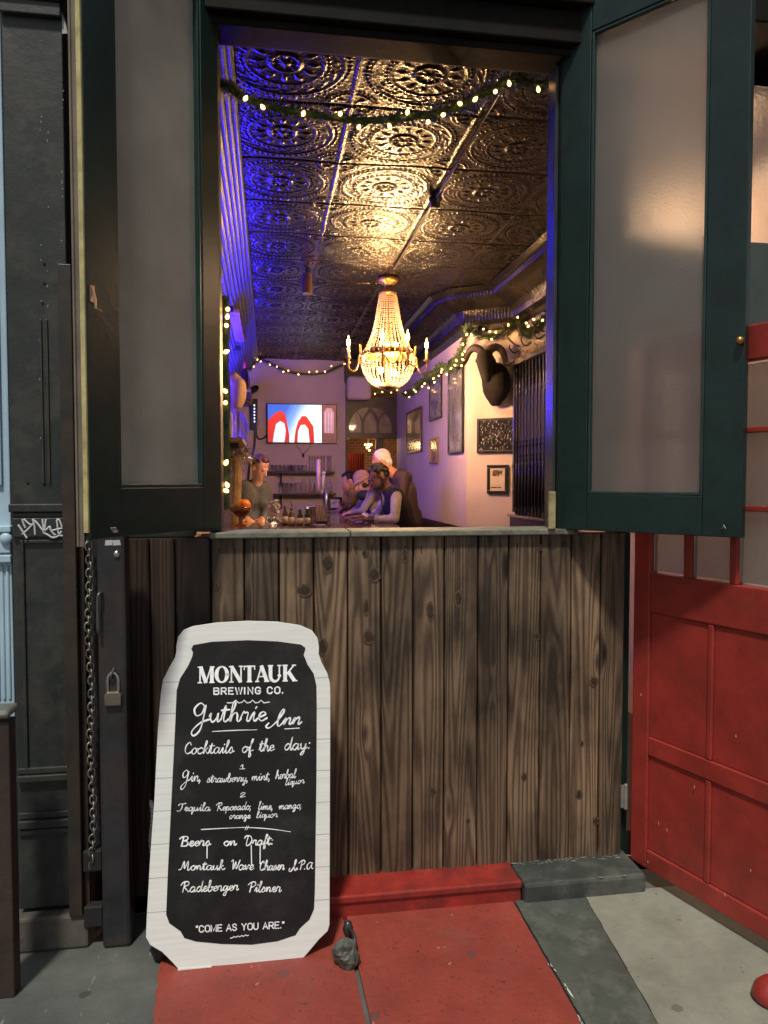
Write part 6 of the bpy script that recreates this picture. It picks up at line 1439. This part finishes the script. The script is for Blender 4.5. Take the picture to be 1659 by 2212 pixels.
# white haired man in a hooded dark jacket
y = 4.85
def hood(r, q, L, V, side, fy, torso, arm):
    b = MB(); c = V['neck'] - fy * .06
    for k in range(9):
        a = PI * k / 8; b.ell(c + side * .10 * math.cos(a) - fy * (.07 * math.sin(a)) + Vector((0, 0, -.03 + .02 * math.sin(a))), .045, n=10)
    b.ell(c - fy * .09 + Vector((0, 0, -.06)), (.09, .07, .06), n=12); remesh(b, 'hood', mat('plum_brown_jacket', (.040, .020, .022), .8), r, .010, 3)
person('tall white haired man in a dark plum hooded jacket, standing behind the vest wearer', dict(head=P_(823, 997, y), neck=P_(843, 1018, y), S0=P_(872, 1033, y - .17), S1=P_(855, 1031, y + .19), chest=P_(870, 1062, y), pelvis=P_(877, 1118, y), E0=P_(868, 1078, y - .24), E1=P_(850, 1076, y + .25), W0=P_(836, 1098, y - .18), W1=P_(822, 1097, y + .18)),
       (-1, -.1, 0), (-.95, .12, -.30), (-.28, 0, 1), skin('ruddy', (.55, .24, .13)), mat('plum_brown_jacket', (.040, .020, .022), .8, bmp=.5, bs=20), JEAN, (mat('white_hair', (.62, .56, .54), .7), 'fringe'), build=1.16, extra=hood)
# person in pink knit cap
y = 5.45
def locks(r, q, L, V, *a):
    b = MB(); b.ell(L(0, -.045, -.035), (.078, .055, .05), q, 12); b.ell(L(-.06, .02, -.03), (.02, .045, .03), q, 8); b.ell(L(.06, .02, -.03), (.02, .045, .03), q, 8); remesh(b, 'hair', mat('dark_hair', (.012, .009, .009), .6), r, .007, 2)
    b = MB(); b.ell(V['neck'] + Vector((-.05, -.05, -.05)), (.09, .09, .06), n=12); b.build('scarf', mat('black_scarf', (.012, .011, .013), .8), r, smooth=True)
person('person in a dusty pink knit cap and lilac grey sweater, bent over the bar', dict(head=P_(783, 1042, y), neck=P_(795, 1060, y), S0=P_(803, 1073, y - .15), S1=P_(796, 1070, y + .15), chest=P_(806, 1092, y), pelvis=P_(826, 1128, y), E0=P_(783, 1103, y - .22), E1=P_(774, 1100, y + .18), W0=P_(763, 1108, y - .10), W1=P_(758, 1106, y + .14)),
       (-1, -.25, 0), (-.85, -.38, -.5), (-.4, 0, 1), skin('pale_pink', (.50, .26, .20)), mat('lilac_grey_sweater', (.24, .20, .235), .9, bmp=.5, bs=60), JEAN, (mat('dusty_pink_knit', (.34, .19, .17), .9, bmp=.5, bs=80), 'cap'), extra=locks)
y = 6.3
person('dark haired person in a mustard yellow top, farthest along the bar', dict(head=P_(753, 1042, y), neck=P_(760, 1056, y), S0=P_(766, 1066, y - .15), S1=P_(756, 1064, y + .15), chest=P_(763, 1084, y), pelvis=P_(770, 1114, y), E0=P_(757, 1086, y - .2), E1=P_(745, 1086, y + .18), W0=P_(744, 1098, y - .10), W1=P_(738, 1096, y + .14)),
       (-1, -.3, 0), (-.95, -.25, -.15), (-.1, 0, 1), skin('warm', (.50, .24, .14)), mat('mustard_top', (.34, .20, .035), .85), JEAN, (mat('dark_hair', (.012, .009, .009), .6), 'short'))

# ------------------------------------------------------------------ small pieces belong to the part that carries them
SUB = {'screw_eye': 'frame', 'latch_hook': 'frame', 'bare_wood_edge': 'frame', 'weather_strip': 'frame', 'knob': 'frame', 'glazing_bead': 'frame', 'label': 'glass_body', 'cap': 'glass_body', 'stopper': 'glass_body', 'picture_red_arch': 'screen', 'picture_white_arch': 'screen',
       'picture_red_bell': 'screen', 'picture_white_bell': 'screen', 'picture_brown_door': 'screen', 'picture_pink_panel': 'screen', 'picture_stripe': 'screen', 'knot': 'planks', 'knot_rim': 'planks', 'nail_slot': 'planks', 'graffiti': 'shaft', 'bolt_hole': 'shaft', 'flute': 'shaft', 'paper_scrap': 'shaft', 'paint_spot': 'shaft',
       'muntins': 'frame', 'hinge': 'frame', 'paint_chip': 'frame', 'lid': 'jar_glass', 'lens': 'housing', 'indicator': 'housing', 'cuff': 'shirt', 'hood': 'shirt', 'ink_figures': 'print', 'caption': 'print', 'printed_name': 'chalkboard', 'printed_subtitle': 'chalkboard', 'printed_slogan': 'chalkboard', 'handwritten_name': 'chalkboard',
       'handwritten_cocktails': 'chalkboard', 'handwritten_beers': 'chalkboard', 'ruled_line': 'chalkboard', 'staple': 'post', 'hasp_ring': 'post', 'torn_sticker': 'post', 'bolt_head': 'post', 'drink': 'glass', 'eye': 'body', 'shirt_placket': 'shirt'}
for o in list(COL.objects):
    n = o.name.split('.')[0]
    if o.parent is None or n not in SUB or o.parent.parent is not None: continue
    for c in o.parent.children:
        if c is not o and c.name.split('.')[0] == SUB[n] and c.location.length < 1e-6 and not (n == 'cap' and o.parent.name.startswith('railing')):
            o.parent = c; break
